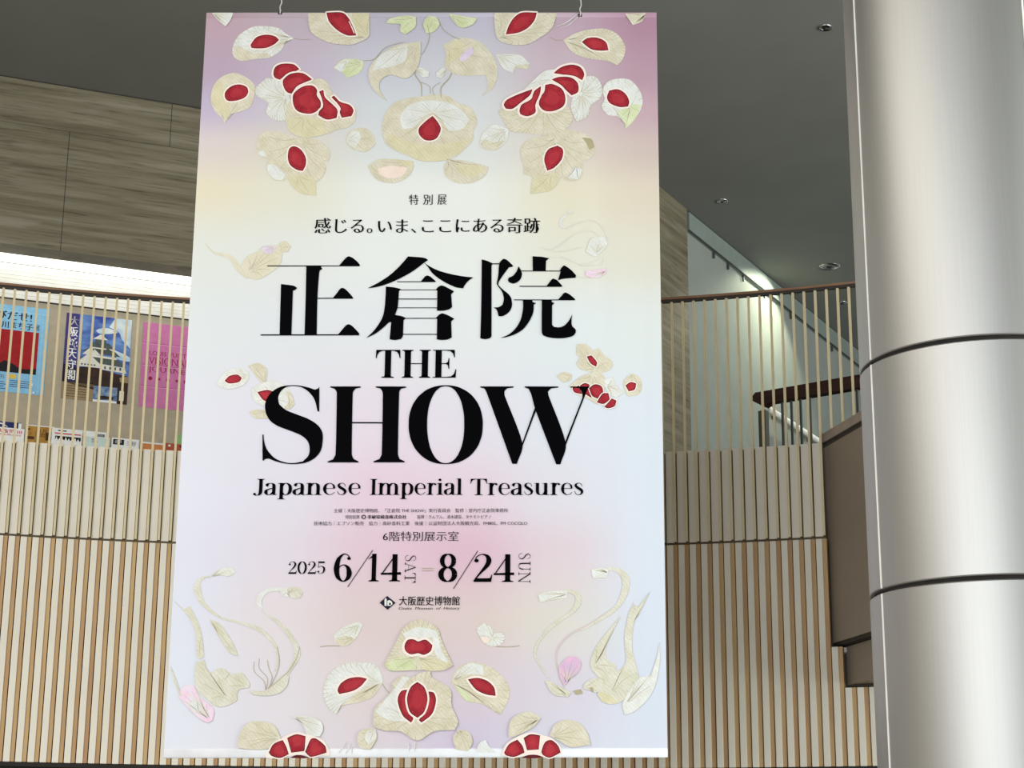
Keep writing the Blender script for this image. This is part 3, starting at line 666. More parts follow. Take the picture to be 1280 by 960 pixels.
  ('L', 'ink', [-738,2970,-645,2970,-647,2961,-638,2952,-653,2942,-657,2926,-662,2761,-658,2528,-732,2528,-734,2751]),
  ('L', 'ink', [-889,2853,-840,2847,-809,2841,-790,2829,-796,2819,-814,2810,-812,2528,-884,2528]),
  ('L', 'ink', [-664,2764,-447,2764,-447,2758,-663,2758]),
  ('L', 'ink', [-567,2763,-540,2799,-529,2817,-517,2828,-504,2826,-492,2819,-463,2789,-443,2764,-445,2758,-567,2758]),
  ('L', 'ink', [-999,2530,-400,2530,-400,2523,-998,2523]),
  ('L', 'ink', [-528,2528,-499,2565,-481,2587,-466,2595,-454,2590,-438,2578,-399,2536,-400,2524,-528,2524]),
 ]),
 ('title_kanji', [
  ('L', 'ink', [-113,3032,-27,3025,-2,3018,11,3008,-14,2990,-74,2941,-141,2899,-220,2860,-293,2835,-357,2825,-294,2860,-227,2906,-173,2958,-137,3000]),
  ('L', 'ink', [-14,2993,17,2970,73,2941,148,2918,228,2902,291,2895,262,2873,241,2847,229,2824,186,2831,124,2860,74,2892,37,2925,12,2961]),
  ('L', 'ink', [-177,2870,58,2870,58,2865,-177,2865]),
  ('L', 'ink', [-31,2868,-12,2893,-3,2903,8,2907,19,2904,31,2898,61,2870,56,2865,-30,2865]),
  ('L', 'ink', [-245,2836,-195,2831,-151,2820,-163,2805,-165,2763,-170,2699,-184,2654,-141,2645,-116,2634,-131,2619,-133,2520,-144,2500,-180,2493,-213,2498,-206,2608,-220,2606,-255,2571,-303,2533,-356,2506,-316,2546,-280,2597,-257,2648,-248,2712,-245,2776]),
  ('L', 'ink', [62,2816,78,2834,94,2843,106,2841,125,2833,174,2805,157,2786,164,2705,151,2692,115,2681,72,2680,72,2808]),
  ('L', 'ink', [65,2633,85,2654,103,2664,115,2661,140,2651,179,2629,160,2612,165,2510,143,2497,106,2493,74,2497,74,2625]),
  ('L', 'ink', [-161,2817,70,2817,70,2813,-160,2813]),
  ('L', 'ink', [-168,2758,74,2758,74,2753,-168,2753]),
  ('L', 'ink', [-174,2701,75,2701,75,2697,-174,2697]),
  ('L', 'ink', [-126,2634,73,2634,73,2629,-125,2629]),
  ('L', 'ink', [-135,2532,76,2532,76,2527,-135,2527]),
 ]),
 ('title_kanji', [
  ('L', 'ink', [342,3012,374,3003,412,2985,403,2970,407,2519,398,2504,368,2498,339,2504,342,2699]),
  ('L', 'ink', [408,2986,458,2986,458,2980,409,2980]),
  ('L', 'ink', [450,2984,467,3009,479,3016,498,3008,536,2970,529,2963,510,2960,480,2918,448,2866,445,2847,469,2821,506,2789,524,2763,531,2724,525,2692,507,2666,476,2646,449,2644,442,2673,433,2691,418,2700,451,2704,473,2718,480,2756,469,2801,444,2837,436,2856,444,2905]),
  ('L', 'ink', [568,2967,581,2947,590,2918,582,2885,560,2863,536,2855,511,2863,504,2879,511,2893,535,2905,557,2934]),
  ('L', 'ink', [655,3032,713,3028,757,3019,738,3002,736,2937,657,2937]),
  ('L', 'ink', [584,2939,828,2938,828,2933,584,2934]),
  ('L', 'ink', [822,2936,834,2957,849,2973,871,2960,898,2937,923,2908,920,2892,868,2888,837,2884,812,2876,828,2931]),
  ('L', 'ink', [576,2840,834,2839,834,2833,576,2834]),
  ('L', 'ink', [740,2836,763,2866,772,2879,783,2887,806,2876,838,2840,834,2833]),
  ('L', 'ink', [543,2752,915,2751,915,2746,543,2747]),
  ('L', 'ink', [811,2748,840,2782,849,2793,860,2797,886,2782,918,2753,914,2746]),
  ('L', 'ink', [597,2750,656,2750,656,2736,678,2728,664,2718,660,2666,635,2609,599,2561,550,2529,502,2512,462,2505,514,2529,556,2570,586,2628,598,2698]),
  ('L', 'ink', [713,2750,773,2750,774,2735,790,2729,776,2714,776,2589,788,2576,819,2573,849,2583,874,2608,889,2634,900,2658,895,2621,898,2583,919,2560,921,2541,904,2519,861,2506,807,2503,752,2510,721,2522,713,2545]),
 ]),
 ('title_letter', [
  ('L', 'ink', [-630,2199,-638,2188,-657,2181,-697,2195,-754,2207,-800,2209,-867,2198,-922,2160,-951,2102,-948,2043,-921,1991,-874,1956,-800,1927,-731,1898,-690,1863,-674,1817,-681,1771,-713,1736,-769,1727,-825,1733,-883,1759,-930,1811,-948,1858,-954,1902,-961,1902,-953,1742,-946,1742,-938,1751,-916,1754,-882,1740,-825,1725,-769,1720,-702,1727,-647,1753,-609,1799,-598,1857,-602,1915,-632,1961,-690,1999,-758,2026,-827,2055,-868,2090,-876,2131,-860,2172,-827,2198,-782,2204,-731,2193,-684,2158,-654,2113,-635,2045,-625,2045]),
 ]),
 ('title_letter', [
  ('L', 'ink', [-564,2201,-380,2201,-380,2194,-411,2187,-424,2169,-427,2148,-421,1782,-409,1751,-380,1737,-379,1730,-563,1730,-563,1737,-532,1749,-518,1782,-523,2148,-526,2169,-538,2187,-563,2194]),
  ('L', 'ink', [-289,2201,-106,2200,-105,2193,-136,2186,-146,2165,-145,1782,-134,1751,-104,1737,-104,1730,-289,1730,-289,1737,-254,1751,-242,1782,-245,2148,-250,2171,-261,2188,-289,2194]),
  ('L', 'ink', [-430,1979,-240,1978,-240,1970,-429,1971]),
 ]),
 ('title_letter', [
  ('O', 'ink', [361,1962,360,1933,358,1908,353,1884,346,1862,338,1840,328,1820,315,1802,302,1785,287,1770,270,1757,252,1745,232,1736,212,1728,190,1723,168,1720,142,1719,116,1720,93,1723,72,1728,51,1736,31,1745,13,1757,-4,1770,-20,1786,-34,1802,-47,1821,-58,1841,-67,1862,-75,1885,-80,1909,-84,1934,-85,1962,-85,1990,-83,2016,-78,2040,-72,2062,-64,2084,-53,2104,-41,2123,-28,2140,-12,2155,4,2169,22,2181,42,2190,63,2198,84,2203,108,2207,133,2208,159,2207,183,2203,205,2198,226,2190,245,2180,264,2169,281,2155,297,2140,311,2122,324,2104,335,2083,344,2062,351,2039,356,2015,360,1990], [249,1962,249,1934,248,1910,246,1886,243,1864,239,1844,234,1824,228,1806,221,1790,214,1775,205,1762,197,1751,187,1742,177,1734,166,1729,155,1726,142,1725,129,1726,118,1729,107,1734,96,1742,86,1751,77,1762,68,1775,60,1790,53,1806,46,1824,41,1844,36,1865,32,1887,29,1910,27,1934,26,1962,26,1989,27,2014,29,2037,32,2060,36,2081,41,2100,47,2118,54,2135,61,2150,69,2163,78,2175,88,2184,98,2192,109,2197,121,2200,134,2201,147,2200,158,2197,169,2192,180,2184,190,2175,199,2163,208,2150,216,2135,223,2118,230,2100,235,2080,240,2059,244,2037,247,2014,248,1989]),
 ]),
 ('title_letter', [
  ('L', 'ink', [343,2200,544,2200,544,2193,504,2187,489,2170,491,2141,600,1844,567,1720,540,1720,380,2165,368,2187,343,2193]),
  ('L', 'ink', [588,1835,597,1844,673,2065,682,2053,606,1844,564,1729]),
  ('L', 'ink', [612,2200,814,2199,814,2192,771,2187,752,2168,756,2141,860,1844,827,1717,802,1717,677,2053,652,2147,636,2184,612,2193]),
  ('L', 'ink', [849,1835,958,2123,958,2158,941,2189,888,2192,888,2199,1001,2199,1001,2192,992,2184,863,1842,827,1726]),
 ]),
 ('museum_emblem', [
  ('L', 'navy', [-230,888,-187,928,-137,888,-183,847]),
  ('L', 'pearl', [-201,870,-202,909,-195,915,-189,909,-188,870]),
  ('L', 'pearl', [-184,870,-185,899,-172,904,-158,894,-154,880,-166,870]),
  ('L', 'navy', [-175,875,-175,887,-164,887,-164,875]),
 ]),
]

# ------------------------------------------------------------------ materials
M = dict(
    ceiling=mat('ceiling_paint', (121, 121, 115), .9, c2=(125, 125, 119), scale=1.5, spec=.1),
    plaster=mat('plaster', (137, 142, 135), .9, c2=(142, 147, 140), scale=3, spec=.1),
    beige=mat('beige_wallcovering', (176, 164, 142), .85, c2=(184, 172, 150), scale=14, spec=.15),
    white=mat('white_paint', (226, 224, 216), .6),
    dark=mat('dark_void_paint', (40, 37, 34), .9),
    floor=mat('floor_stone', (150, 146, 140), .35, c2=(162, 158, 150), scale=3),
    bar=mat('champagne_bar', (196, 180, 142), .45, c2=(204, 188, 150), spec=.5),
    rail=mat('brown_handrail', (122, 92, 70), .4, c2=(134, 102, 80), scale=6, stretch=(1, 1, 8)),
    railunder=mat('dark_rail_channel', (52, 46, 42), .6),
    panel=mat('cream_panel', (212, 206, 192), .6, c2=(218, 212, 198), scale=2.0),
    fin=mat('tan_wood_fin', (188, 156, 110), .6, c2=(170, 132, 94), scale=3, stretch=(3, 3, .35)),
    shade=mat('shadow_tone_backing', (112, 98, 74), .8, c2=(118, 104, 80)),  # brown tone stands in for the bars' shadow between the panels
    box=mat('taupe_panel', (134, 122, 108), .5, c2=(138, 126, 112), scale=2),
    boxcap=mat('taupe_cap', (156, 142, 130), .4, c2=(142, 128, 118)),
    wood=mat('dark_rosewood', (52, 30, 24), .4, c2=(66, 38, 30), scale=5, stretch=(.5, .5, 6)),
    olive=mat('olive_post', (88, 88, 76), .6),
    steel=mat('steel_wire', (190, 188, 184), .4),
    chrome=mat('chrome_trim', (190, 190, 190), .25, 1.0),
    hemdark=mat('banner_bar_white', (216, 218, 222), .4),
)
def stone():
    m = bpy.data.materials.new('travertine'); m.use_nodes = True; nt = m.node_tree; b = nt.nodes['Principled BSDF']; L = nt.links.new
    b.inputs['Roughness'].default_value = .55; b.inputs['Specular IOR Level'].default_value = .25
    tc = nt.nodes.new('ShaderNodeTexCoord'); mp = nt.nodes.new('ShaderNodeMapping'); mp.inputs['Scale'].default_value = (.45, .45, 10); L(tc.outputs['Object'], mp.inputs[0])
    n1 = nt.nodes.new('ShaderNodeTexNoise'); n1.inputs['Scale'].default_value = 1.6; n1.inputs['Detail'].default_value = 9; n1.inputs['Distortion'].default_value = .35; n1.inputs['Roughness'].default_value = .62; L(mp.outputs[0], n1.inputs['Vector'])
    r1 = nt.nodes.new('ShaderNodeValToRGB'); e = r1.color_ramp.elements
    e[0].position = .28; e[0].color = lin((90, 81, 64)); e[1].position = .74; e[1].color = lin((138, 130, 112))
    k = r1.color_ramp.elements.new(.46); k.color = lin((112, 104, 84)); L(n1.outputs['Fac'], r1.inputs[0])
    # dark pores and seams along the bedding
    mp2 = nt.nodes.new('ShaderNodeMapping'); mp2.inputs['Scale'].default_value = (1.3, 1.3, 30); L(tc.outputs['Object'], mp2.inputs[0])
    n2 = nt.nodes.new('ShaderNodeTexNoise'); n2.inputs['Scale'].default_value = 2.2; n2.inputs['Detail'].default_value = 6; L(mp2.outputs[0], n2.inputs['Vector'])
    r2 = nt.nodes.new('ShaderNodeValToRGB'); r2.color_ramp.elements[0].position = .30; r2.color_ramp.elements[0].color = (.42, .40, .38, 1); r2.color_ramp.elements[1].position = .44; r2.color_ramp.elements[1].color = (1, 1, 1, 1); L(n2.outputs['Fac'], r2.inputs[0])
    mx = nt.nodes.new('ShaderNodeMix'); mx.data_type = 'RGBA'; mx.blend_type = 'MULTIPLY'; mx.inputs[0].default_value = .75; L(r1.outputs[0], mx.inputs[6]); L(r2.outputs[0], mx.inputs[7])
    # pale blotches
    n3 = nt.nodes.new('ShaderNodeTexNoise'); n3.inputs['Scale'].default_value = .9; n3.inputs['Detail'].default_value = 3; mp3 = nt.nodes.new('ShaderNodeMapping'); mp3.inputs['Scale'].default_value = (1.3, 1.3, 8); mp3.inputs['Location'].default_value = (3, 1, 2); L(tc.outputs['Object'], mp3.inputs[0]); L(mp3.outputs[0], n3.inputs['Vector'])
    r3 = nt.nodes.new('ShaderNodeValToRGB'); r3.color_ramp.elements[0].position = .62; r3.color_ramp.elements[0].color = (0, 0, 0, 1); r3.color_ramp.elements[1].position = .74; r3.color_ramp.elements[1].color = (.5, .5, .5, 1); L(n3.outputs['Fac'], r3.inputs[0])
    m2 = nt.nodes.new('ShaderNodeMix'); m2.data_type = 'RGBA'; L(r3.outputs[0], m2.inputs[0]); L(mx.outputs[2], m2.inputs[6]); m2.inputs[7].default_value = lin((150, 142, 128)); L(m2.outputs[2], b.inputs['Base Color'])
    return m
M['stone'] = stone()

def metal():
    m = bpy.data.materials.new('satin_steel_cladding'); m.use_nodes = True; nt = m.node_tree; b = nt.nodes['Principled BSDF']; L = nt.links.new
    b.inputs['Metallic'].default_value = 1.0; b.inputs['Roughness'].default_value = .5
    tc = nt.nodes.new('ShaderNodeTexCoord'); mp = nt.nodes.new('ShaderNodeMapping'); mp.inputs['Scale'].default_value = (90, 90, .6); L(tc.outputs['Object'], mp.inputs[0])
    n = nt.nodes.new('ShaderNodeTexNoise'); n.inputs['Scale'].default_value = 3; n.inputs['Detail'].default_value = 3; L(mp.outputs[0], n.inputs['Vector'])
    r = nt.nodes.new('ShaderNodeValToRGB'); r.color_ramp.elements[0].color = lin((168, 166, 162)); r.color_ramp.elements[1].color = lin((178, 177, 174)); L(n.outputs['Fac'], r.inputs[0]); L(r.outputs[0], b.inputs['Base Color'])
    return m
M['column'] = metal()
M['cove'] = emit('cove_diffuser', (255, 252, 240), 1.6)

# ------------------------------------------------------------------ setting: the two back walls, ceiling and slabs
ZC, ZS = 8.391, 6.8415
TH = radians(22.0); dA = Vector((cos(TH), sin(TH), 0)); nA = Vector((-sin(TH), cos(TH), 0))       # along / into the poster wall
TR = radians(61.7); dR = Vector((cos(TR), sin(TR), 0)); nR = Vector((-sin(TR), cos(TR), 0))       # along / into the right wall
A0 = Vector((-4.409, 14.6, 0)); B0 = Vector((-4.5457, 15.1021, 0)); R0 = Vector((1.478, 17.073, 0))
COR = Vector((1.4127, 16.952, 0))                                                               # corner of stone wall and right wall
def slab(P, Q, n, th, z0, z1):
    mb = MB(); mb.prism([(P.x, P.y), (Q.x, Q.y), (Q.x + n.x * th, Q.y + n.y * th), (P.x + n.x * th, P.y + n.y * th)], z0, z1); return mb
mb = MB(); mb.box((-14, -2, ZC), (16, 34, ZC + .3)); struct('ceiling', mb, M['ceiling'])
mb = MB(); mb.box((-14, -12, -.2), (16, 34, 0)); struct('floor', mb, M['floor'])
struct('wall_left', slab(A0 - dA * 3.0, COR, nA, .25, ZS, ZC), M['stone'])
mb = MB()
def joint_or_shadow_line(c, sx, hz): mb.obox(c - nA * .0005, dA * sx, nA * .001, Vector((0, 0, hz)))
for sj in (-1.3, .51, 2.32, 4.13): joint_or_shadow_line(A0 + dA * sj + Vector((0, 0, (ZS + 7.96) / 2)), .0025, (7.96 - ZS) / 2)
for sj in (-2.2, -.40, 1.40, 3.21, 5.02): joint_or_shadow_line(A0 + dA * sj + Vector((0, 0, (ZC + 7.96) / 2)), .0025, (ZC - 7.96) / 2)
joint_or_shadow_line(A0 + dA * 1.6 + Vector((0, 0, 7.96)), 4.6, .0018); joint_or_shadow_line(A0 + dA * 1.6 + Vector((0, 0, ZC - .006)), 4.6, .006)  # course joint, then a dark strip painting the shadow line under the ceiling
struct('trim_joints_shadow', mb, M['railunder'])
struct('wall_back', slab(B0 - dA * 3.0, B0 + dA * 6.3, nA, .2, 4.0, 6.517), M['beige'])
struct('wall_return', slab(COR, R0 + dR * .72, nR, .3, 4.0, ZC), M['stone'])
struct('wall_right', slab(R0 + dR * .72 + nR * .05, R0 + dR * 16 + nR * .05, nR, .25, 4.0, ZC), M['plaster'])
# white slatted band above the posters
mb = MB(); P = B0 - dA * 3.0; Q = B0 + dA * 6.3
for i in range(9):
    z = 6.520 + i * .0355; c = (P + Q) / 2 + Vector((0, 0, z + .016)) + nA * .0
    mb.obox(c, (Q - P) / 2, nA * .02, Vector((0, 0, .0168)))
mb.obox((P + Q) / 2 + nA * .06 + Vector((0, 0, 6.68)), (Q - P) / 2, nA * .03, Vector((0, 0, .16)))
struct('trim_1', mb, M['white'])
mb = MB(); mb.obox((P + Q) / 2 - nA * .012 + Vector((0, 0, 6.514)), (Q - P) / 2, nA * .012, Vector((0, 0, .003))); struct('trim_2', mb, M['railunder'])
# upper floor slab and soffit behind the balcony front, plus the dim wall below it
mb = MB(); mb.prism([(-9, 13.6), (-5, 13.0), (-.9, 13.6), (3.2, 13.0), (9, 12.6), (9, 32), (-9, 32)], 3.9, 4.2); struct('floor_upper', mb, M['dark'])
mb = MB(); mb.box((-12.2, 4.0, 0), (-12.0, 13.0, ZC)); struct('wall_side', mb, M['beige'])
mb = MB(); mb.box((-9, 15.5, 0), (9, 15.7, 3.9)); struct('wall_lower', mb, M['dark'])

# glazed smoke curtain along the top of the right wall
t = empty('ceiling_bulkhead', R0 + dR * .78 + Vector((0, 0, 8.18)), TR, 'grey-green bulkhead strip hung under the ceiling along the right plaster wall', 'bulkhead')
M['bulk'] = mat('grey_green_panel', (124, 134, 127), .5, c2=(129, 139, 132)); M['brk'] = mat('dark_bracket', (70, 72, 70), .5)
mb = MB(); mb.box((0, .0, .0), (14, .045, .205)); mb.build('panel', M['bulk'], t)
mb = MB(); mb.box((0, -.003, -.004), (14, .02, .002)); mb.build('lower_edge', M['brk'], t)
mb = MB(); mb.box((0, -.008, .195), (14, -.001, .205)); mb.build('upper_edge', M['chrome'], t)
for s in (.75, 1.17, 1.63, 2.3, 3.2, 4.74):
    mb = MB(); mb.box((s - .008, .02, -.075), (s + .008, .04, -.005)); mb.build('bracket', M['brk'], t)

# light cove between the stone wall and the slatted band
t = empty('cove_light', A0 + nA * .26 + Vector((0, 0, ZS)), TH, 'bright white cove light running under the stone wall', 'light')
mb = MB(); mb.box((-2.9, .0, .0), (5.9, .235, .02)); mb.build('diffuser', M['cove'], t)
mb = MB(); mb.box((-2.9, -.004, .021), (5.9, .24, .12)); mb.build('housing', M['white'], t)

# downlights
def downlight(x, y, r, label):
    t = empty('recessed_downlight', (x, y, ZC), 0, label, 'light', 'downlights in the ceiling')
    mb = MB(); mb.lathe([(r * .78, .04), (r * .80, -.004), (r, -.012), (r * 1.04, -.002)], 32); mb.build('trim_ring', M['chrome'], t, True)
    mb = MB(); mb.lathe([(.001, -.002), (r * .3, -.003), (r * .5, -.016), (r * .78, -.003)], 32); mb.build('reflector', M['chrome'], t, True)
    mb = MB(); mb.lathe([(.001, -.022), (r * .16, -.021), (r * .3, -.012), (r * .3, -.004)], 24); mb.build('lamp', M['railunder'], t, True)
downlight(3.624, 19.494, .115, 'large round recessed downlight in the ceiling above the right railing')
downlight(2.561, 13.516, .052, 'small ceiling downlight nearest the top of the column')
downlight(2.163, 17.46, .055, 'small ceiling downlight beside the start of the bulkhead strip')
downlight(4.007, 20.817, .055, 'small ceiling downlight seen through the right railing bars')
spot('downlight_beam', (3.50, 19.56, 8.375), R0 + dR * 2.98 + Vector((0, 0, 7.30)), 130, 122, .3, (.98, 1.0, .78), .03)

# white pipe rail along the right wall
t = empty('wall_handrail', R0 + dR * 2.9 - nR * .06 + Vector((0, 0, 6.72)), TR, 'white pipe handrail on the right wall, seen below the dark timber rail', 'handrail')
mb = MB(); mb.tube([(0, 0, 0), (5.5, 0, 0)], .032); mb.build('pipe', M['white'], t, True)
for i in range(5):
    mb = MB(); mb.box((.2 + i * 1.2, .01, -.06), (.23 + i * 1.2, .06, -.02)); mb.build('bracket', M['brk'], t)

# ------------------------------------------------------------------ curved balcony front
BC = Vector((-.9, 3.87, 0)); BR = 9.3; PIT = .0089; KS = range(-66, 28)
def bp(a, r, z=0.0): return Vector((BC.x + r * sin(a), BC.y + r * cos(a), z))
def wedge(mb, a0, a1, ra, rb, z0, z1, k=0):
    mb.prism([tuple(bp(a, r)[:2]) for a, r in ((a0, ra), (a1, ra), (a1, rb), (a0, rb))], z0, z1, k)
def arc_strip(mb, a0, a1, ra, rb, z0, z1, n=60):
    for i in range(n):
        p, q = a0 + (a1 - a0) * i / n, a0 + (a1 - a0) * (i + 1) / n; wedge(mb, p, q, ra, rb, z0, z1)
def ang(k): return .2278 + PIT * k
A_L, A_R = ang(-66) - .004, ang(27) + .004
t = empty('balcony_railing', bp(0, BR, 4.2), 0, 'curved balcony railing of thin champagne bars under a brown handrail', 'railing')
def loc(o, t): o.matrix_parent_inverse = Matrix.Translation(-Vector(t.location)); return o
mb = MB(); arc_strip(mb, A_L, A_R, BR - .022, BR + .022, 5.826, 5.844); loc(mb.build('handrail', M['rail'], t), t)
mb = MB(); arc_strip(mb, A_L, A_R, BR - .010, BR + .016, 5.806, 5.8255); loc(mb.build('rail_channel', M['railunder'], t), t)
XBOX = 2.275
for k in KS:
    a = ang(k); p = bp(a, BR); w = .0085 / BR
    zb = 3.975 if p.x < XBOX else (4.748 if p.x < 3.4 else 4.748)
    mb = MB(); wedge(mb, a - w, a + w, BR - .017, BR + .005, zb, 5.8055); loc(mb.build('baluster', M['bar'], t), t)
t = empty('upper_balcony_panels', bp(0, BR + .03, 4.2), 0, 'upper row of cream balcony panels set behind the railing bars', 'balcony cladding')
for k in KS:
    a = ang(k)
    if bp(a + PIT, BR).x > 2.262: continue
    mb = MB(); wedge(mb, a + .016 / BR, a + (PIT - .012 / BR), BR + .008, BR + .04, 3.972, 4.655); loc(mb.build('panel', M['panel'], t), t)
mb = MB(); arc_strip(mb, A_L, math.asin((2.236 - BC.x) / BR), BR + .041, BR + .06, 3.96, 4.648); loc(mb.build('backing', M['shade'], t), t)
lower = empty('lower_balcony_slats', bp(0, BR, 2.365), 0, 'lower balcony front of cream slats alternating with tan wood fins', 'balcony cladding')
short = empty('short_slats', bp(ang(24), BR, 2.365), 0, 'short cream slats and tan fins under the taupe box beside the column', 'balcony cladding')
for k in KS:
    a = ang(k); x = bp(a, BR).x; xm = bp(a + PIT * .5, BR).x; zt = 3.954
    if bp(a + .012 / BR, BR).x > 2.255: zt = 3.185 if x < 2.33 else 2.90
    tt = lower if zt > 3.5 else short
    mb = MB(); wedge(mb, a - .017 / BR, a + .012 / BR, BR + .002, BR + .05, 2.367, zt); loc(mb.build('fin', M['fin'], tt), tt)
    xe = bp(a + PIT - .0175 / BR, BR).x; zt = 3.954 if xe < 2.262 else (3.185 if xe < 2.362 else 2.90)
    tt = lower if zt > 3.5 else short
    mb = MB(); wedge(mb, a + .0185 / BR, a + PIT - .0175 / BR, BR - .008, BR + .05, 2.365, zt); loc(mb.build('slat', M['panel'], tt, bevel=.004), tt)
AX = math.asin((2.236 - BC.x) / BR)
for tt, p, q, zt in ((lower, A_L, AX, 3.958), (short, math.asin((2.275 - BC.x) / BR), A_R, 2.90)):
    mb = MB(); arc_strip(mb, p, q, BR + .055, BR + .09, 2.40, zt, 40); loc(mb.build('backing', M['dark'], tt), tt)
    mb = MB(); arc_strip(mb, p, q, BR - .004, BR + .12, 2.335, 2.362, 40); loc(mb.build('base_channel', M['dark'], tt), tt)

# taupe landing box standing out of the balcony front, stepped below
t = empty('landing_box', (2.258, 12.75, 3.2), radians(12.7 - 90), 'taupe landing box jutting from the balcony front beside the column', 'landing')
mb = MB(); mb.box((-.02, .0, .02), (2.6, 2.2, 1.435)); mb.build('side_panel', M['box'], t)
mb = MB(); mb.box((-.02, -.004, 1.475), (2.6, 2.2, 1.545)); mb.build('cap', M['boxcap'], t, bevel=.004)
mb = MB(); mb.box((-.02, .012, 1.436), (2.6, 2.2, 1.474)); mb.build('cap_groove', M['railunder'], t)
mb = MB(); mb.box((.02, .02, -.0), (2.6, 2.2, .018)); mb.build('soffit', M['railunder'], t)
mb = MB(); mb.box((.085, .085, -.275), (2.6, 2.2, -.005)); mb.build('lower_step', M['box'], t, bevel=.003)
mb = MB(); mb.box((.01, .03, -.045), (.10, .12, -.012)); mb.build('end_clip', M['white'], t)

# dark timber rail of the stair beyond the railing
t = empty('stair_railing', (1.96, 14.2, 4.2), radians(-37.5), 'dark timber stair handrail on thin posts behind the right railing bars', 'railing')
mb = MB(); c = .0
prof = [(0.0, 1.185), (.055, 1.235), (1.75, 1.235), (1.75, 1.13), (.18, 1.13), (.13, 1.105)]
mb.add([(x, -.04, z) for x, z in prof] + [(x, .04, z) for x, z in prof], [tuple(range(6)), tuple(range(6, 12))[::-1]] + [(i, 6 + i, 6 + (i + 1) % 6, (i + 1) % 6) for i in range(6)])
mb.build('handrail', M['wood'], t)
mb = MB(); mb.box((.07, -.028, 0), (.135, .028, 1.08)); mb.build('newel_post', M['olive'], t)
for i in range(17):
    x = .27 + i * .083
    if i in (5, 6, 7): continue
    mb = MB(); mb.box((x, -.01, 0), (x + .014, .01, 1.128)); mb.build('baluster', M['brk'], t)
mb = MB(); mb.box((.13, -.01, .0), (1.75, .01, .30)); mb.build('kick_panel', M['panel'], t)

# ------------------------------------------------------------------ steel clad column
CX, CY, CR = 2.178, 8.0, .562
t = empty('round_column', (CX, CY, 0), 0, 'large round satin steel column at the right edge', 'column')
def shell(z0, z1, name='cladding_ring'):
    mb = MB(); mb.lathe([(CR, z0 + .006), (CR, z1 - .006)], 192)
    for q in ([(CR - .02, z0), (CR - .004, z0 + .001)], [(CR - .004, z0 + .001), (CR, z0 + .006)], [(CR, z1 - .006), (CR - .004, z1 - .001)], [(CR - .004, z1 - .001), (CR - .02, z1)]): mb.lathe(q, 192)
    return mb.build(name, M['column'], t, True)
zs = [0.0, .74, 1.787, 2.834, 3.880, 6.15, ZC]
for i in range(6): shell(zs[i] + .009, zs[i + 1] - .009)
mb = MB(); mb.lathe([(CR - .021, 0), (CR - .021, ZC)], 96); mb.build('core', M['dark'], t, True)
for i in range(6):
    for q in range(4):
        a = radians(196.5 + 90 * q - 2.5)
        mb = MB(); mb.obox((CR * cos(a), CR * sin(a), (zs[i] + zs[i + 1]) / 2), Vector((-sin(a), cos(a), 0)) * .004, Vector((cos(a), sin(a), 0)) * .004, (0, 0, (zs[i + 1] - zs[i]) / 2 - .012))
        mb.build('seam_strip', M['white'], t)

# ------------------------------------------------------------------ posters
INK = {}
def ink(name, c, c2=None, rough=.45, scale=20): INK[name] = mat('ink_' + name, c, rough, c2=c2, scale=scale)
for a in (('white', (236, 236, 232)), ('black', (24, 24, 28)), ('sky', (132, 190, 226), (146, 200, 232)), ('skyfold', (170, 212, 236)), ('red', (158, 24, 30), (170, 32, 36)), ('yellow', (226, 190, 80)), ('violet', (72, 62, 128), (60, 56, 120)),
          ('stonewhite', (222, 220, 206)), ('tile', (70, 82, 84), (92, 100, 96)), ('tree', (44, 34, 30), (66, 44, 34)), ('khaki', (150, 128, 96), (162, 140, 106)), ('pond', (70, 100, 150), (150, 170, 190)), ('pinkpaper', (204, 116, 166), (212, 126, 174)), ('pinkfold', (222, 146, 186)), ('pinkdark', (150, 70, 116)), ('crimson', (150, 24, 66)),
          ('navyink', (34, 40, 96)), ('redink', (200, 48, 56)), ('gold', (160, 112, 44), (190, 146, 66)), ('brown', (72, 44, 24)), ('grey', (150, 152, 154), (110, 112, 114)), ('mint', (206, 222, 214)), ('orange', (206, 132, 76)), ('brick', (176, 84, 56)), ('leaf', (150, 190, 130))): ink(*a)
INK['cloudsky'] = mat('ink_cloudsky', (52, 74, 160), .45, c2=(120, 160, 214), scale=5, stretch=(1, 1, 2.4)); INK['cloud'] = mat('ink_cloud', (232, 238, 236), .45, c2=(176, 204, 226), scale=9)
CJK = {}
def cjk(pr, body, box, m, **kw):
    key = (body, tuple(sorted(kw.items())))
    if key not in CJK: CJK[key] = text_mesh(body, **kw)
    put_text(pr, *CJK[key], box, m)
def poster(s, w, h, ztop, name, label, base):
    p = B0 + dA * s - nA * .004; t = empty(name, (p.x, p.y, ztop - h), TH, label, 'poster', 'posters on the beige wall')
    mb = MB(); mb.box((0, -.0015, 0), (w, .0015, h)); mb.build('sheet', INK[base], t)
    return t, lambda: Print(INK, -.002, -.0003)
def rect(pr, x0, y0, x1, y1, m): pr.poly([(x0, y0), (x1, y0), (x1, y1), (x0, y1)], m)
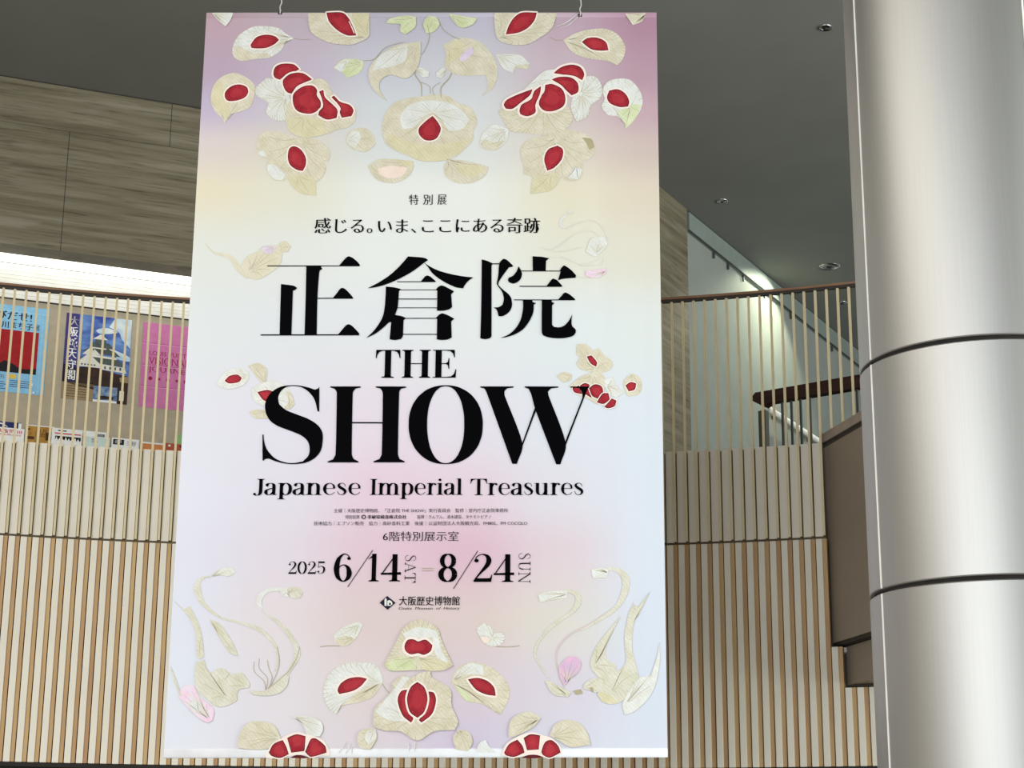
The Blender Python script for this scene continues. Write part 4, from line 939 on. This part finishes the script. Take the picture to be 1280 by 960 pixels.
# light blue poster
w, h = .563, .792
t, P_ = poster(-.10, w, h, 6.456, 'poster', 'light blue poster with a red picture, leftmost on the beige wall', 'sky')
pr = P_(); rect(pr, .05, .18, .485, .565, 'red'); pr.poly(crom([(.05, .18), (.485, .18), (.485, .235), (.36, .22), (.28, .26), (.21, .285), (.16, .25), (.05, .24)], True, 4, 50), 'black'); pr.build('picture', t)
pr = P_(); rect(pr, .0, .735, w, .739, 'skyfold'); pr.build('fold_line', t)
pr = P_(); rect(pr, .51, .0, .513, .734, 'skyfold'); pr.build('fold_line', t)
pr = P_(); cjk(pr, 'とびだせ!', (.02, .655, .415, .735), 'black', bold=.025); cjk(pr, '谷川まち子', (.09, .578, .43, .64), 'black', bold=.03); cjk(pr, '展', (.44, .58, .487, .635), 'black'); pr.build('lettering', t)
pr = P_(); cjk(pr, '10/13(月)', (.07, .115, .22, .155), 'black'); rect(pr, .265, .125, .32, .165, 'yellow')
for i in range(4): rect(pr, .06, .085 - i * .02, .22 + .02 * (i % 2), .091 - i * .02, 'navyink'); rect(pr, .27, .105 - i * .018, .44, .110 - i * .018, 'navyink')
rect(pr, .44, .075, .465, .10, 'white'); rect(pr, .47, .01, .485, .025, 'white'); pr.build('small_print', t)
# castle poster
w, h = .580, .790
t, P_ = poster(.612, w, h, 6.448, 'poster', 'blue poster of a Japanese castle keep, the middle one', 'cloudsky')
pr = P_(); pr.poly(crom([(.43, .79), (.58, .79), (.58, .52), (.50, .60), (.47, .66), (.38, .70)], True, 4, 50), 'cloud'); pr.poly(crom([(.27, .66), (.36, .69), (.46, .66), (.40, .64), (.30, .63)], True, 4), 'cloud'); pr.poly(crom([(.40, .50), (.58, .44), (.58, .40), (.45, .42)], True, 4), 'cloud'); pr.build('clouds', t)
pr = P_(); q = pr.poly
q([(.27, .585), (.31, .60), (.36, .585), (.36, .53), (.26, .53)], 'tile'); q([(.245, .575), (.312, .625), (.38, .575)], 'stonewhite'); q([(.20, .50), (.25, .545), (.39, .545), (.44, .49)], 'tile'); q([(.22, .50), (.42, .495), (.42, .46), (.22, .46)], 'stonewhite')
q([(.15, .455), (.22, .49), (.44, .48), (.50, .43)], 'tile'); q([(.16, .425), (.24, .505), (.32, .43)], 'stonewhite'); q([(.20, .43), (.46, .42), (.48, .37), (.19, .37)], 'stonewhite'); q([(.34, .47), (.46, .42), (.46, .455), (.38, .50)], 'tile')
q([(.11, .36), (.19, .41), (.48, .40), (.56, .34)], 'tile'); q([(.115, .345), (.215, .435), (.325, .345)], 'stonewhite'); q([(.13, .345), (.33, .345), (.33, .31), (.13, .31)], 'stonewhite'); q([(.33, .35), (.54, .335), (.56, .285), (.33, .30)], 'stonewhite')
for i in range(5): q([(.155 + i * .028, .338), (.170 + i * .028, .338), (.170 + i * .028, .325), (.155 + i * .028, .325)], 'tile')
for i in range(4): q([(.36 + i * .045, .332), (.375 + i * .045, .331), (.375 + i * .045, .305), (.36 + i * .045, .306)], 'tile'); q([(.25 + i * .045, .485), (.262 + i * .045, .485), (.262 + i * .045, .468), (.25 + i * .045, .468)], 'tile')
pr.build('castle_picture', t)
pr = P_(); pr.poly(crom([(0, .155), (0, .32), (.12, .30), (.25, .315), (.36, .295), (.50, .27), (.58, .26), (.58, .10), (.27, .11)], True, 4, 50), 'tree'); pr.poly(crom([(.50, .24), (.58, .26), (.58, .12), (.53, .13)], True, 4, 50), 'khaki'); pr.build('trees', t)
pr = P_(); rect(pr, 0, 0, .28, .155, 'khaki'); rect(pr, .28, .0, .58, .02, 'white'); rect(pr, .28, .02, .58, .145, 'pond'); rect(pr, .33, .03, .46, .06, 'tree'); rect(pr, .49, .0, .58, .2, 'tree'); rect(pr, .51, .03, .55, .12, 'stonewhite')
for i in range(5): rect(pr, .03, .025 + i * .024, .24 - .02 * (i % 2), .029 + i * .024, 'brown')
pr.build('lower_panels', t)
pr = P_(); rect(pr, 0, .16, .115, h, 'violet'); pr.build('title_strip', t)
pr = P_()
for i, ch in enumerate('大阪城天守閣'): cjk(pr, ch, (.030, .675 - i * .1, .112, .765 - i * .1), 'white', bold=.028)
pr.build('lettering', t)
# pink poster
w, h = .585, .79
t, P_ = poster(1.298, w, h, 6.446, 'poster', 'pink creased poster with crimson lettering, partly behind the banner', 'pinkpaper')
pr = P_()
for f in (.245, .505, .755): rect(pr, 0, h * (1 - f), w, h * (1 - f) + .005, 'pinkdark'); rect(pr, 0, h * (1 - f) - .008, w, h * (1 - f), 'pinkfold')
pr.build('crease', t)
def serif_line(pr, word, box, m, T=.13): put_text(pr, *didone(word, T), box, m)
pr = P_(); cjk(pr, 'LOUIS VUITTON', (.068, .488, .495, .528), 'crimson'); cjk(pr, 'VISIONARY', (.068, .405, .495, .472), 'crimson', thin=.018); cjk(pr, 'JOURNEYS', (.068, .318, .495, .384), 'crimson', thin=.018); pr.build('lettering', t)
pr = P_()
for i in range(6):
    cx, cy = .09 + i * .08, .27; n = 8
    pr.poly([(cx + (.020 if j % 2 == 0 else (.008 if i % 2 else .017)) * cos(pi * j / n), cy + (.020 if j % 2 == 0 else (.008 if i % 2 else .017)) * sin(pi * j / n)) for j in range(2 * n)], 'crimson')
pr.build('symbol_row', t)

# ------------------------------------------------------------------ flyers on the ledge below the posters
LEDGE = 5.02
p = B0 + dA * -.6 - nA * .27
t = empty('flyer_ledge', (p.x, p.y, 4.2), TH, 'pale ledge under the posters where the flyers stand', 'shelf')
mb = MB(); mb.box((0, -.16, .78), (3.6, .24, .82)); mb.build('ledge_top', M['white'], t)
mb = MB(); mb.box((0, -.10, .0), (3.6, .24, .78)); mb.build('ledge_front', M['panel'], t)
def flyer(s, z, w, base, label, depth=.3, th=.004, deco=None, name='flyer'):
    q = B0 + dA * s - nA * depth; h = z - LEDGE
    t = empty(name, (q.x, q.y, LEDGE), TH, label, 'flyer', 'flyers standing along the ledge')
    mb = MB(); mb.box((0, -th / 2, 0), (w, th / 2, h)); mb.build('sheet', INK[base], t)
    if deco:
        pr = Print(INK, -th / 2 - .0006, -.0003); deco(pr, w, h); pr.build('print', t)
def d1(pr, w, h): pr.stroke([(.05 * w, h - .05), (.3 * w, h - .018), (.55 * w, h - .045)], [.004, .012, .004], 'white'); rect(pr, .9 * w, h - .06, w, h - .005, 'white')
def d2(pr, w, h): cjk(pr, '大阪歴 10', (.02, h - .048, w - .02, h - .012), 'redink', bold=.03); cjk(pr, '特別展2025', (.025, h - .068, w - .025, h - .054), 'redink', bold=.02)
def d3(pr, w, h):
    rect(pr, 0, h - .008, w, h, 'white'); rect(pr, .0, h - .125, .09 * w + .05, h - .10, 'brown'); rect(pr, .0, h - .045, .03, h - .03, 'brown'); rect(pr, .7 * w, h - .125, w, h - .055, 'brown'); cjk(pr, '1月', (.5 * w, h - .062, .72 * w, h - .03), 'brown'); cjk(pr, '2025', (.5 * w, h - .1, .75 * w, h - .07), 'brown')
def d4(pr, w, h):
    rect(pr, .2 * w, h - .026, .48 * w, h - .016, 'black'); rect(pr, .1 * w, h - .05, .96 * w, h - .04, 'redink'); rect(pr, .12 * w, h - .102, .96 * w, h - .068, 'black')
    for i in range(9): pr.poly([(.12 * w + i * .026, h - .106), (.12 * w + i * .026 + .024, h - .106), (.12 * w + i * .026 + .012, h - .072 - .01 * (i % 3))], 'white')
def d5(pr, w, h): rect(pr, .62 * w, h - .055, .95 * w, h - .018, 'grey')
def d6(pr, w, h): cjk(pr, '日本', (.32 * w, h - .055, .56 * w, h - .035), 'black'); rect(pr, .3 * w, h - .03, .4 * w, h - .02, 'grey'); rect(pr, .02, h - .006, w, h, 'white')
def d7(pr, w, h): rect(pr, .05 * w, h - .06, .45 * w, h - .012, 'black'); rect(pr, .12 * w, h - .05, .22 * w, h - .02, 'grey'); rect(pr, .3 * w, h - .045, .36 * w, h - .015, 'grey'); cjk(pr, '三好', (.55 * w, h - .06, .9 * w, h - .02), 'navyink')
def d8(pr, w, h): rect(pr, 0, h - .014, w, h, 'white')
def d9(pr, w, h):
    for i in range(4): rect(pr, .15 * w + i * .05, h - .03, .15 * w + i * .05 + .02, h - .012, 'white' if i == 0 else 'brown')
def d10(pr, w, h): pr.poly(crom([(.5 * w, h - .02), (.9 * w, h - .03), (.9 * w, h - .09), (.55 * w, h - .09)], True, 4), 'white')
flyer(.02, 5.336, .25, 'navyink', 'navy flyer with a white arc, behind the white one with red print', .262, deco=d1)
flyer(.05, 5.276, .245, 'white', 'white flyer with red print at the left end of the ledge', deco=d2)
flyer(.310, 5.322, .235, 'gold', 'golden brown flyer with dark figures on the ledge', .29, deco=d3)
flyer(.522, 5.312, .258, 'white', 'white flyer with red line and jagged black pattern', .31, deco=d4)
flyer(.758, 5.322, .232, 'white', 'white flyer with a small grey picture, behind the pale mint one', .27, deco=d5)
flyer(.792, 5.268, .225, 'mint', 'pale mint flyer with tiny dark print on the ledge', .31, deco=d6)
flyer(1.036, 5.278, .236, 'white', 'white flyer with a black photo at left, right of the pale mint one', deco=d7)
flyer(1.284, 5.266, .208, 'orange', 'orange flyer with a white top edge below the pink poster', deco=d8)
flyer(1.497, 5.272, .200, 'brick', 'brick red flyer nearest the banner edge', .31, deco=d9)
flyer(1.612, 5.372, .10, 'leaf', 'narrow green flyer standing behind the brick red one', .262, deco=d10)

# ------------------------------------------------------------------ the exhibition banner
BW, BH, SH = 1.4425, 4.688, .0092
def shear(u, v): return (u, v + SH * u)
ROWS = [  # height as a fraction, then six print colours with light falloff mixed in, left to right
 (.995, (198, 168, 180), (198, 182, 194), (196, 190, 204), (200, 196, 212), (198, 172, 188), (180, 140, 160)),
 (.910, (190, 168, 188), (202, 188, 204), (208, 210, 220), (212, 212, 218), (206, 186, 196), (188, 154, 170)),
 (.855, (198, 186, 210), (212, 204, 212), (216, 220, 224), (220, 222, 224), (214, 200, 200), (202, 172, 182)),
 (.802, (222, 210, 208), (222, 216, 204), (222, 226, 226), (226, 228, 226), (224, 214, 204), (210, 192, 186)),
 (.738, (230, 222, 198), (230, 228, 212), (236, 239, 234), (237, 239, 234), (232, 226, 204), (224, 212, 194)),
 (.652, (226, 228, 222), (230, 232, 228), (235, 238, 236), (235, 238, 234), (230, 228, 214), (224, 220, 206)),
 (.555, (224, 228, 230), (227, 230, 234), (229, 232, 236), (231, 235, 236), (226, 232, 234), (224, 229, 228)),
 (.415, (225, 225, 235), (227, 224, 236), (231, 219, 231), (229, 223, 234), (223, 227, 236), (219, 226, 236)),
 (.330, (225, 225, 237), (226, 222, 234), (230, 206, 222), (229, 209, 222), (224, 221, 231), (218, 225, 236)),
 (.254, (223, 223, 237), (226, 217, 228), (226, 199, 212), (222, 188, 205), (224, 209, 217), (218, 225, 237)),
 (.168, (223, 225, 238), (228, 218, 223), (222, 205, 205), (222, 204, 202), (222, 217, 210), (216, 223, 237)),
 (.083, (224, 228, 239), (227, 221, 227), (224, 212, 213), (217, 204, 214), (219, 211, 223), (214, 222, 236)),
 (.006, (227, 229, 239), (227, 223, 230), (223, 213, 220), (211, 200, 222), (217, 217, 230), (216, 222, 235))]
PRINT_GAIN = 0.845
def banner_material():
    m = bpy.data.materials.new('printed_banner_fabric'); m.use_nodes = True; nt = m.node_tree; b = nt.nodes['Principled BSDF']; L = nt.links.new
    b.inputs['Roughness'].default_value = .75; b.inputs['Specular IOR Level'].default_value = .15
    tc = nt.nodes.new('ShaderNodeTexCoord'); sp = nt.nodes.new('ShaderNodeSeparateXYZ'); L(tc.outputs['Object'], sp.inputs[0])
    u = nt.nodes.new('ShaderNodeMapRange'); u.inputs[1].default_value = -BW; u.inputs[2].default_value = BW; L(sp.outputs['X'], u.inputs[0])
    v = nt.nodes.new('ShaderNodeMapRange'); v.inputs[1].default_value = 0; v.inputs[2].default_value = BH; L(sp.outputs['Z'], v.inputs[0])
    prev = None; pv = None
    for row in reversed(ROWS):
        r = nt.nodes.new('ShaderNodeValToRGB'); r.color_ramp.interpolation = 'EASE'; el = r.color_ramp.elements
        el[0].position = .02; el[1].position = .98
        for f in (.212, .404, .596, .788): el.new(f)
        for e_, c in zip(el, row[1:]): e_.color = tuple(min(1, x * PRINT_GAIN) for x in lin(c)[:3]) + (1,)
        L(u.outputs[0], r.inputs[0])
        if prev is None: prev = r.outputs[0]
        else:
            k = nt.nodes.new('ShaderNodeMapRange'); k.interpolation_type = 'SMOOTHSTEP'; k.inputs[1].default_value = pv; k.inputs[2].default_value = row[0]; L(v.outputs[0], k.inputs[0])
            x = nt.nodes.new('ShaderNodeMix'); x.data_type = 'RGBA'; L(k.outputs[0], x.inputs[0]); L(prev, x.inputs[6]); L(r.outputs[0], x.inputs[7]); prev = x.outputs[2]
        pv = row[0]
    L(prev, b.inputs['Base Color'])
    # soft hanging ripples in the cloth
    mp = nt.nodes.new('ShaderNodeMapping'); mp.inputs['Scale'].default_value = (2.2, 1, .12); L(tc.outputs['Object'], mp.inputs[0])
    n = nt.nodes.new('ShaderNodeTexNoise'); n.inputs['Scale'].default_value = 1.6; n.inputs['Detail'].default_value = 2; L(mp.outputs[0], n.inputs['Vector'])
    bp_ = nt.nodes.new('ShaderNodeBump'); bp_.inputs['Strength'].default_value = .5; bp_.inputs['Distance'].default_value = .03; L(n.outputs['Fac'], bp_.inputs['Height']); L(bp_.outputs[0], b.inputs['Normal'])
    return m
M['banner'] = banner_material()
BI = {}
def bink(name, c, c2=None, scale=14): BI[name] = mat('print_' + name, c, .7, c2=c2, scale=scale, spec=.15, detail=5)
for a in (('cream', (214, 208, 190), (200, 193, 170)), ('pearl', (220, 222, 220), (208, 209, 203)), ('green', (212, 218, 184), (192, 202, 156)), ('yellow', (212, 205, 174), (202, 195, 162)), ('blush', (232, 214, 202), (226, 206, 192)),
          ('lilac', (218, 206, 222), (204, 190, 212)), ('pink', (228, 188, 210), (220, 210, 224)), ('mauve', (200, 170, 204), (216, 176, 202)), ('pinkline', (206, 186, 196), (196, 186, 180)), ('ghost', (214, 208, 190), (207, 201, 178)), ('ghost_grey', (216, 212, 202), (206, 202, 192)),
          ('bird', (212, 210, 198), (200, 197, 178)), ('vein', (164, 154, 124)), ('vein_pale', (200, 194, 172)), ('gem', (168, 46, 56), (144, 30, 44)), ('gem_glow', (174, 52, 61), (160, 42, 53)), ('gem_dark', (104, 30, 36), (80, 26, 30)), ('gem_rim', (238, 216, 208), (234, 222, 212)), ('ink', (3, 3, 5)), ('navy', (26, 26, 46))): bink(*a)
def etch(m, f):
    # fine engraved lines, like cut mother-of-pearl
    nt = m.node_tree; b = nt.nodes['Principled BSDF']; L = nt.links.new; src = b.inputs['Base Color'].links[0].from_socket
    tc = nt.nodes.new('ShaderNodeTexCoord'); w_ = nt.nodes.new('ShaderNodeTexWave'); w_.inputs['Scale'].default_value = 24; w_.inputs['Distortion'].default_value = 7; w_.inputs['Detail'].default_value = 2; w_.inputs['Detail Scale'].default_value = .9; w_.bands_direction = 'DIAGONAL'
    L(tc.outputs['Object'], w_.inputs['Vector']); r = nt.nodes.new('ShaderNodeValToRGB'); r.color_ramp.elements[0].position = .02; r.color_ramp.elements[0].color = (.62, .58, .46, 1); r.color_ramp.elements[1].position = .22; r.color_ramp.elements[1].color = (1, 1, 1, 1); L(w_.outputs['Fac'], r.inputs[0])
    x = nt.nodes.new('ShaderNodeMix'); x.data_type = 'RGBA'; x.blend_type = 'MULTIPLY'; x.inputs[0].default_value = f; L(src, x.inputs[6]); L(r.outputs[0], x.inputs[7]); L(x.outputs[2], b.inputs['Base Color'])
for n_, f_ in (('cream', .30), ('pearl', .22), ('bird', .32), ('yellow', .25), ('ghost', .2), ('green', .25)): etch(BI[n_], f_)
BI['ink'].node_tree.nodes['Principled BSDF'].inputs['Specular IOR Level'].default_value = .03
t = empty('exhibition_banner', (-.5345, 10.5, 2.2695), 0, 'tall hanging exhibition banner with flowers, birds and large black lettering', 'banner')
mb = MB(); n = 24
vs = []; fs = []
for j, v in enumerate((.045, BH - .036)):
    for i in range(n + 1):
        u = -BW + 2 * BW * i / n
        vs.append((u, 0, v + SH * u)); 
mb.add(vs, [(i, i + 1, n + 2 + i, n + 1 + i) for i in range(n)])
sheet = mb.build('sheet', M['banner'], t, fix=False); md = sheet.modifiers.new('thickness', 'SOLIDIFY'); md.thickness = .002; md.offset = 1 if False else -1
def hem(name, v, r, flatten, m):
    mb = MB(); k = 14; vs = []; fs = []
    for i in (0, 1):
        u = -BW if i == 0 else BW
        for j in range(k): vs.append((u, flatten * r * cos(2 * pi * j / k), v + SH * u + r * sin(2 * pi * j / k)))
    fs = [(j, (j + 1) % k, k + (j + 1) % k, k + j) for j in range(k)] + [tuple(range(k))[::-1], tuple(range(k, 2 * k))]
    mb.add(vs, fs); return mb.build(name, m, t, True)
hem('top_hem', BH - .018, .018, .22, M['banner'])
hem('bottom_bar', .024, .027, .24, M['hemdark'])
for u in (-.972, .952):
    mb = MB(); mb.tube([(u, .0, BH - .03), (u + .004, -.012, BH + .0), (u - .002, .0, BH + .03), (u + .008, .0, BH + .06), (u + .004, 0, BH + .10), (u + .006, .0, ZC - 2.2695)], .004, 8); mb.build('hanging_wire', M['steel'], t, True)
    mb = MB(); mb.box((u - .012, -.0075, BH - .024), (u + .012, -.005, BH - .004)); mb.build('wire_clip', M['railunder'], t)
LOW = {'printed_pomegranate'}
for name, shapes in ART:
    low = min(e[2][i + 1] for e in shapes for i in range(0, len(e[2]), 2)) < 60
    hi = max(e[2][i + 1] for e in shapes for i in range(0, len(e[2]), 2)) > 4645
    y0 = -.0074 if low else (-.0048 if hi else -.0018)
    if name.startswith(('title', 'museum')): y0 = -.0042
    pr = Print(BI, y0, -.0001, shear)
    for e in shapes: draw(pr, e)
    pr.build(name, t)
def line(name, fn):
    pr = Print(BI, -.0042, -.0001, shear); fn(pr); pr.build(name, t)
def serif(pr, word, box, m='ink', T=.15, t_=.026, rot=False, track=0.0):
    V, F = didone(word, T, t_, track)
    if rot: V = [(y, -x) for x, y in V]
    put_text(pr, V, F, box, m)
B_ = lambda *q: tuple(v / 1000 for v in q)
for i, ch in enumerate('特別展'): line('subtitle_character', lambda p, i=i, ch=ch: cjk(p, ch, B_(-115 + i * 88, 3372, -115 + i * 88 + 58, 3439), 'ink', thin=.014, bold=.008))
for wd, q in (('感じる。', (-697, 3184, -337, 3284)), ('いま、', (-304, 3186, -66, 3274)), ('ここにある奇跡', (-32, 3184, 703, 3284))): line('tagline_phrase', lambda p, wd=wd, q=q: cjk(p, wd, B_(*q), 'ink', thin=.012, bold=.016))
line('title_word', lambda p: serif(p, 'THE', B_(-294, 2255, 196, 2431), T=.20, t_=.03))
for wd, q in (('Japanese', (-1001, 1506, -363, 1630)), ('Imperial', (-306, 1506, 246, 1632)), ('Treasures', (292, 1529, 964, 1629))): line('english_title_word', lambda p, wd=wd, q=q: serif(p, wd, B_(*q), T=.155))
line('credit_line', lambda p: [cjk(p, '主催｜大阪歴史博物館、「正倉院 THE SHOW」実行委員会　監修｜宮内庁正倉院事務所', B_(-516, 1424, 517, 1450), 'ink', thin=.010)])
line('credit_line', lambda p: [cjk(p, '特別協賛｜', B_(-447, 1386, -352, 1411), 'ink', thin=.010), p.poly([[(-.338 + .013 * cos(a * pi / 8), 1.3985 + .013 * sin(a * pi / 8)) for a in range(16)], [(-.338 + .008 * cos(a * pi / 8), 1.3985 + .008 * sin(a * pi / 8)) for a in range(16)][::-1]], 'ink'), cjk(p, '非破壊検査株式会社', B_(-316, 1387, -85, 1410), 'ink', bold=.03), cjk(p, '協賛｜きんでん、清水建設、タケモトピアノ', B_(-22, 1386, 415, 1411), 'ink', thin=.010)])
line('credit_line', lambda p: [cjk(p, '技術協力｜エプソン販売　協力｜高砂香料工業　後援｜公益財団法人大阪観光局、FM802、FM COCOLO', B_(-633, 1347, 631, 1373), 'ink', thin=.010)])
line('venue_line', lambda p: [cjk(p, '6階特別展示室', B_(-221, 1254, 226, 1311), 'ink', thin=.014)])
line('date_year', lambda p: serif(p, '2025', B_(-772, 1059, -556, 1133), T=.13))
line('date_numeral', lambda p: serif(p, '6', B_(-506, 1012, -398, 1180), T=.16))
line('date_slash', lambda p: p.strip([(-.420, .982), (-.279, 1.200)], [.004, .004], 'ink'))
line('date_numeral', lambda p: [serif(p, '1', B_(-304, 1014, -239, 1178), T=.16), serif(p, '4', B_(-228, 1014, -110, 1175), T=.16)])
line('weekday', lambda p: serif(p, 'SAT', B_(-88, 1006, -23, 1169), T=.09, rot=True, track=.05))
line('date_dash', lambda p: [p.strip([(.013, 1.091), (.082, 1.092)], [.0035] * 2, 'vein'), p.strip([(.013, 1.077), (.082, 1.078)], [.0035] * 2, 'vein')])
line('date_numeral', lambda p: serif(p, '8', B_(110, 1010, 221, 1178), T=.17))
line('date_slash', lambda p: p.strip([(.201, .971), (.340, 1.195)], [.004, .004], 'ink'))
line('date_numeral', lambda p: [serif(p, '2', B_(317, 1010, 427, 1177), T=.16), serif(p, '4', B_(435, 1010, 555, 1174), T=.16)])
line('weekday', lambda p: serif(p, 'SUN', B_(580, 1003, 652, 1180), T=.09, rot=True, track=.05))
line('museum_name', lambda p: cjk(p, '大阪歴史博物館', B_(-117, 872, 239, 926), 'ink', bold=.012))
line('museum_name', lambda p: cjk(p, 'Osaka  Museum  of  History', B_(-118, 843, 240, 863), 'ink', thin=.008, slant=.22))
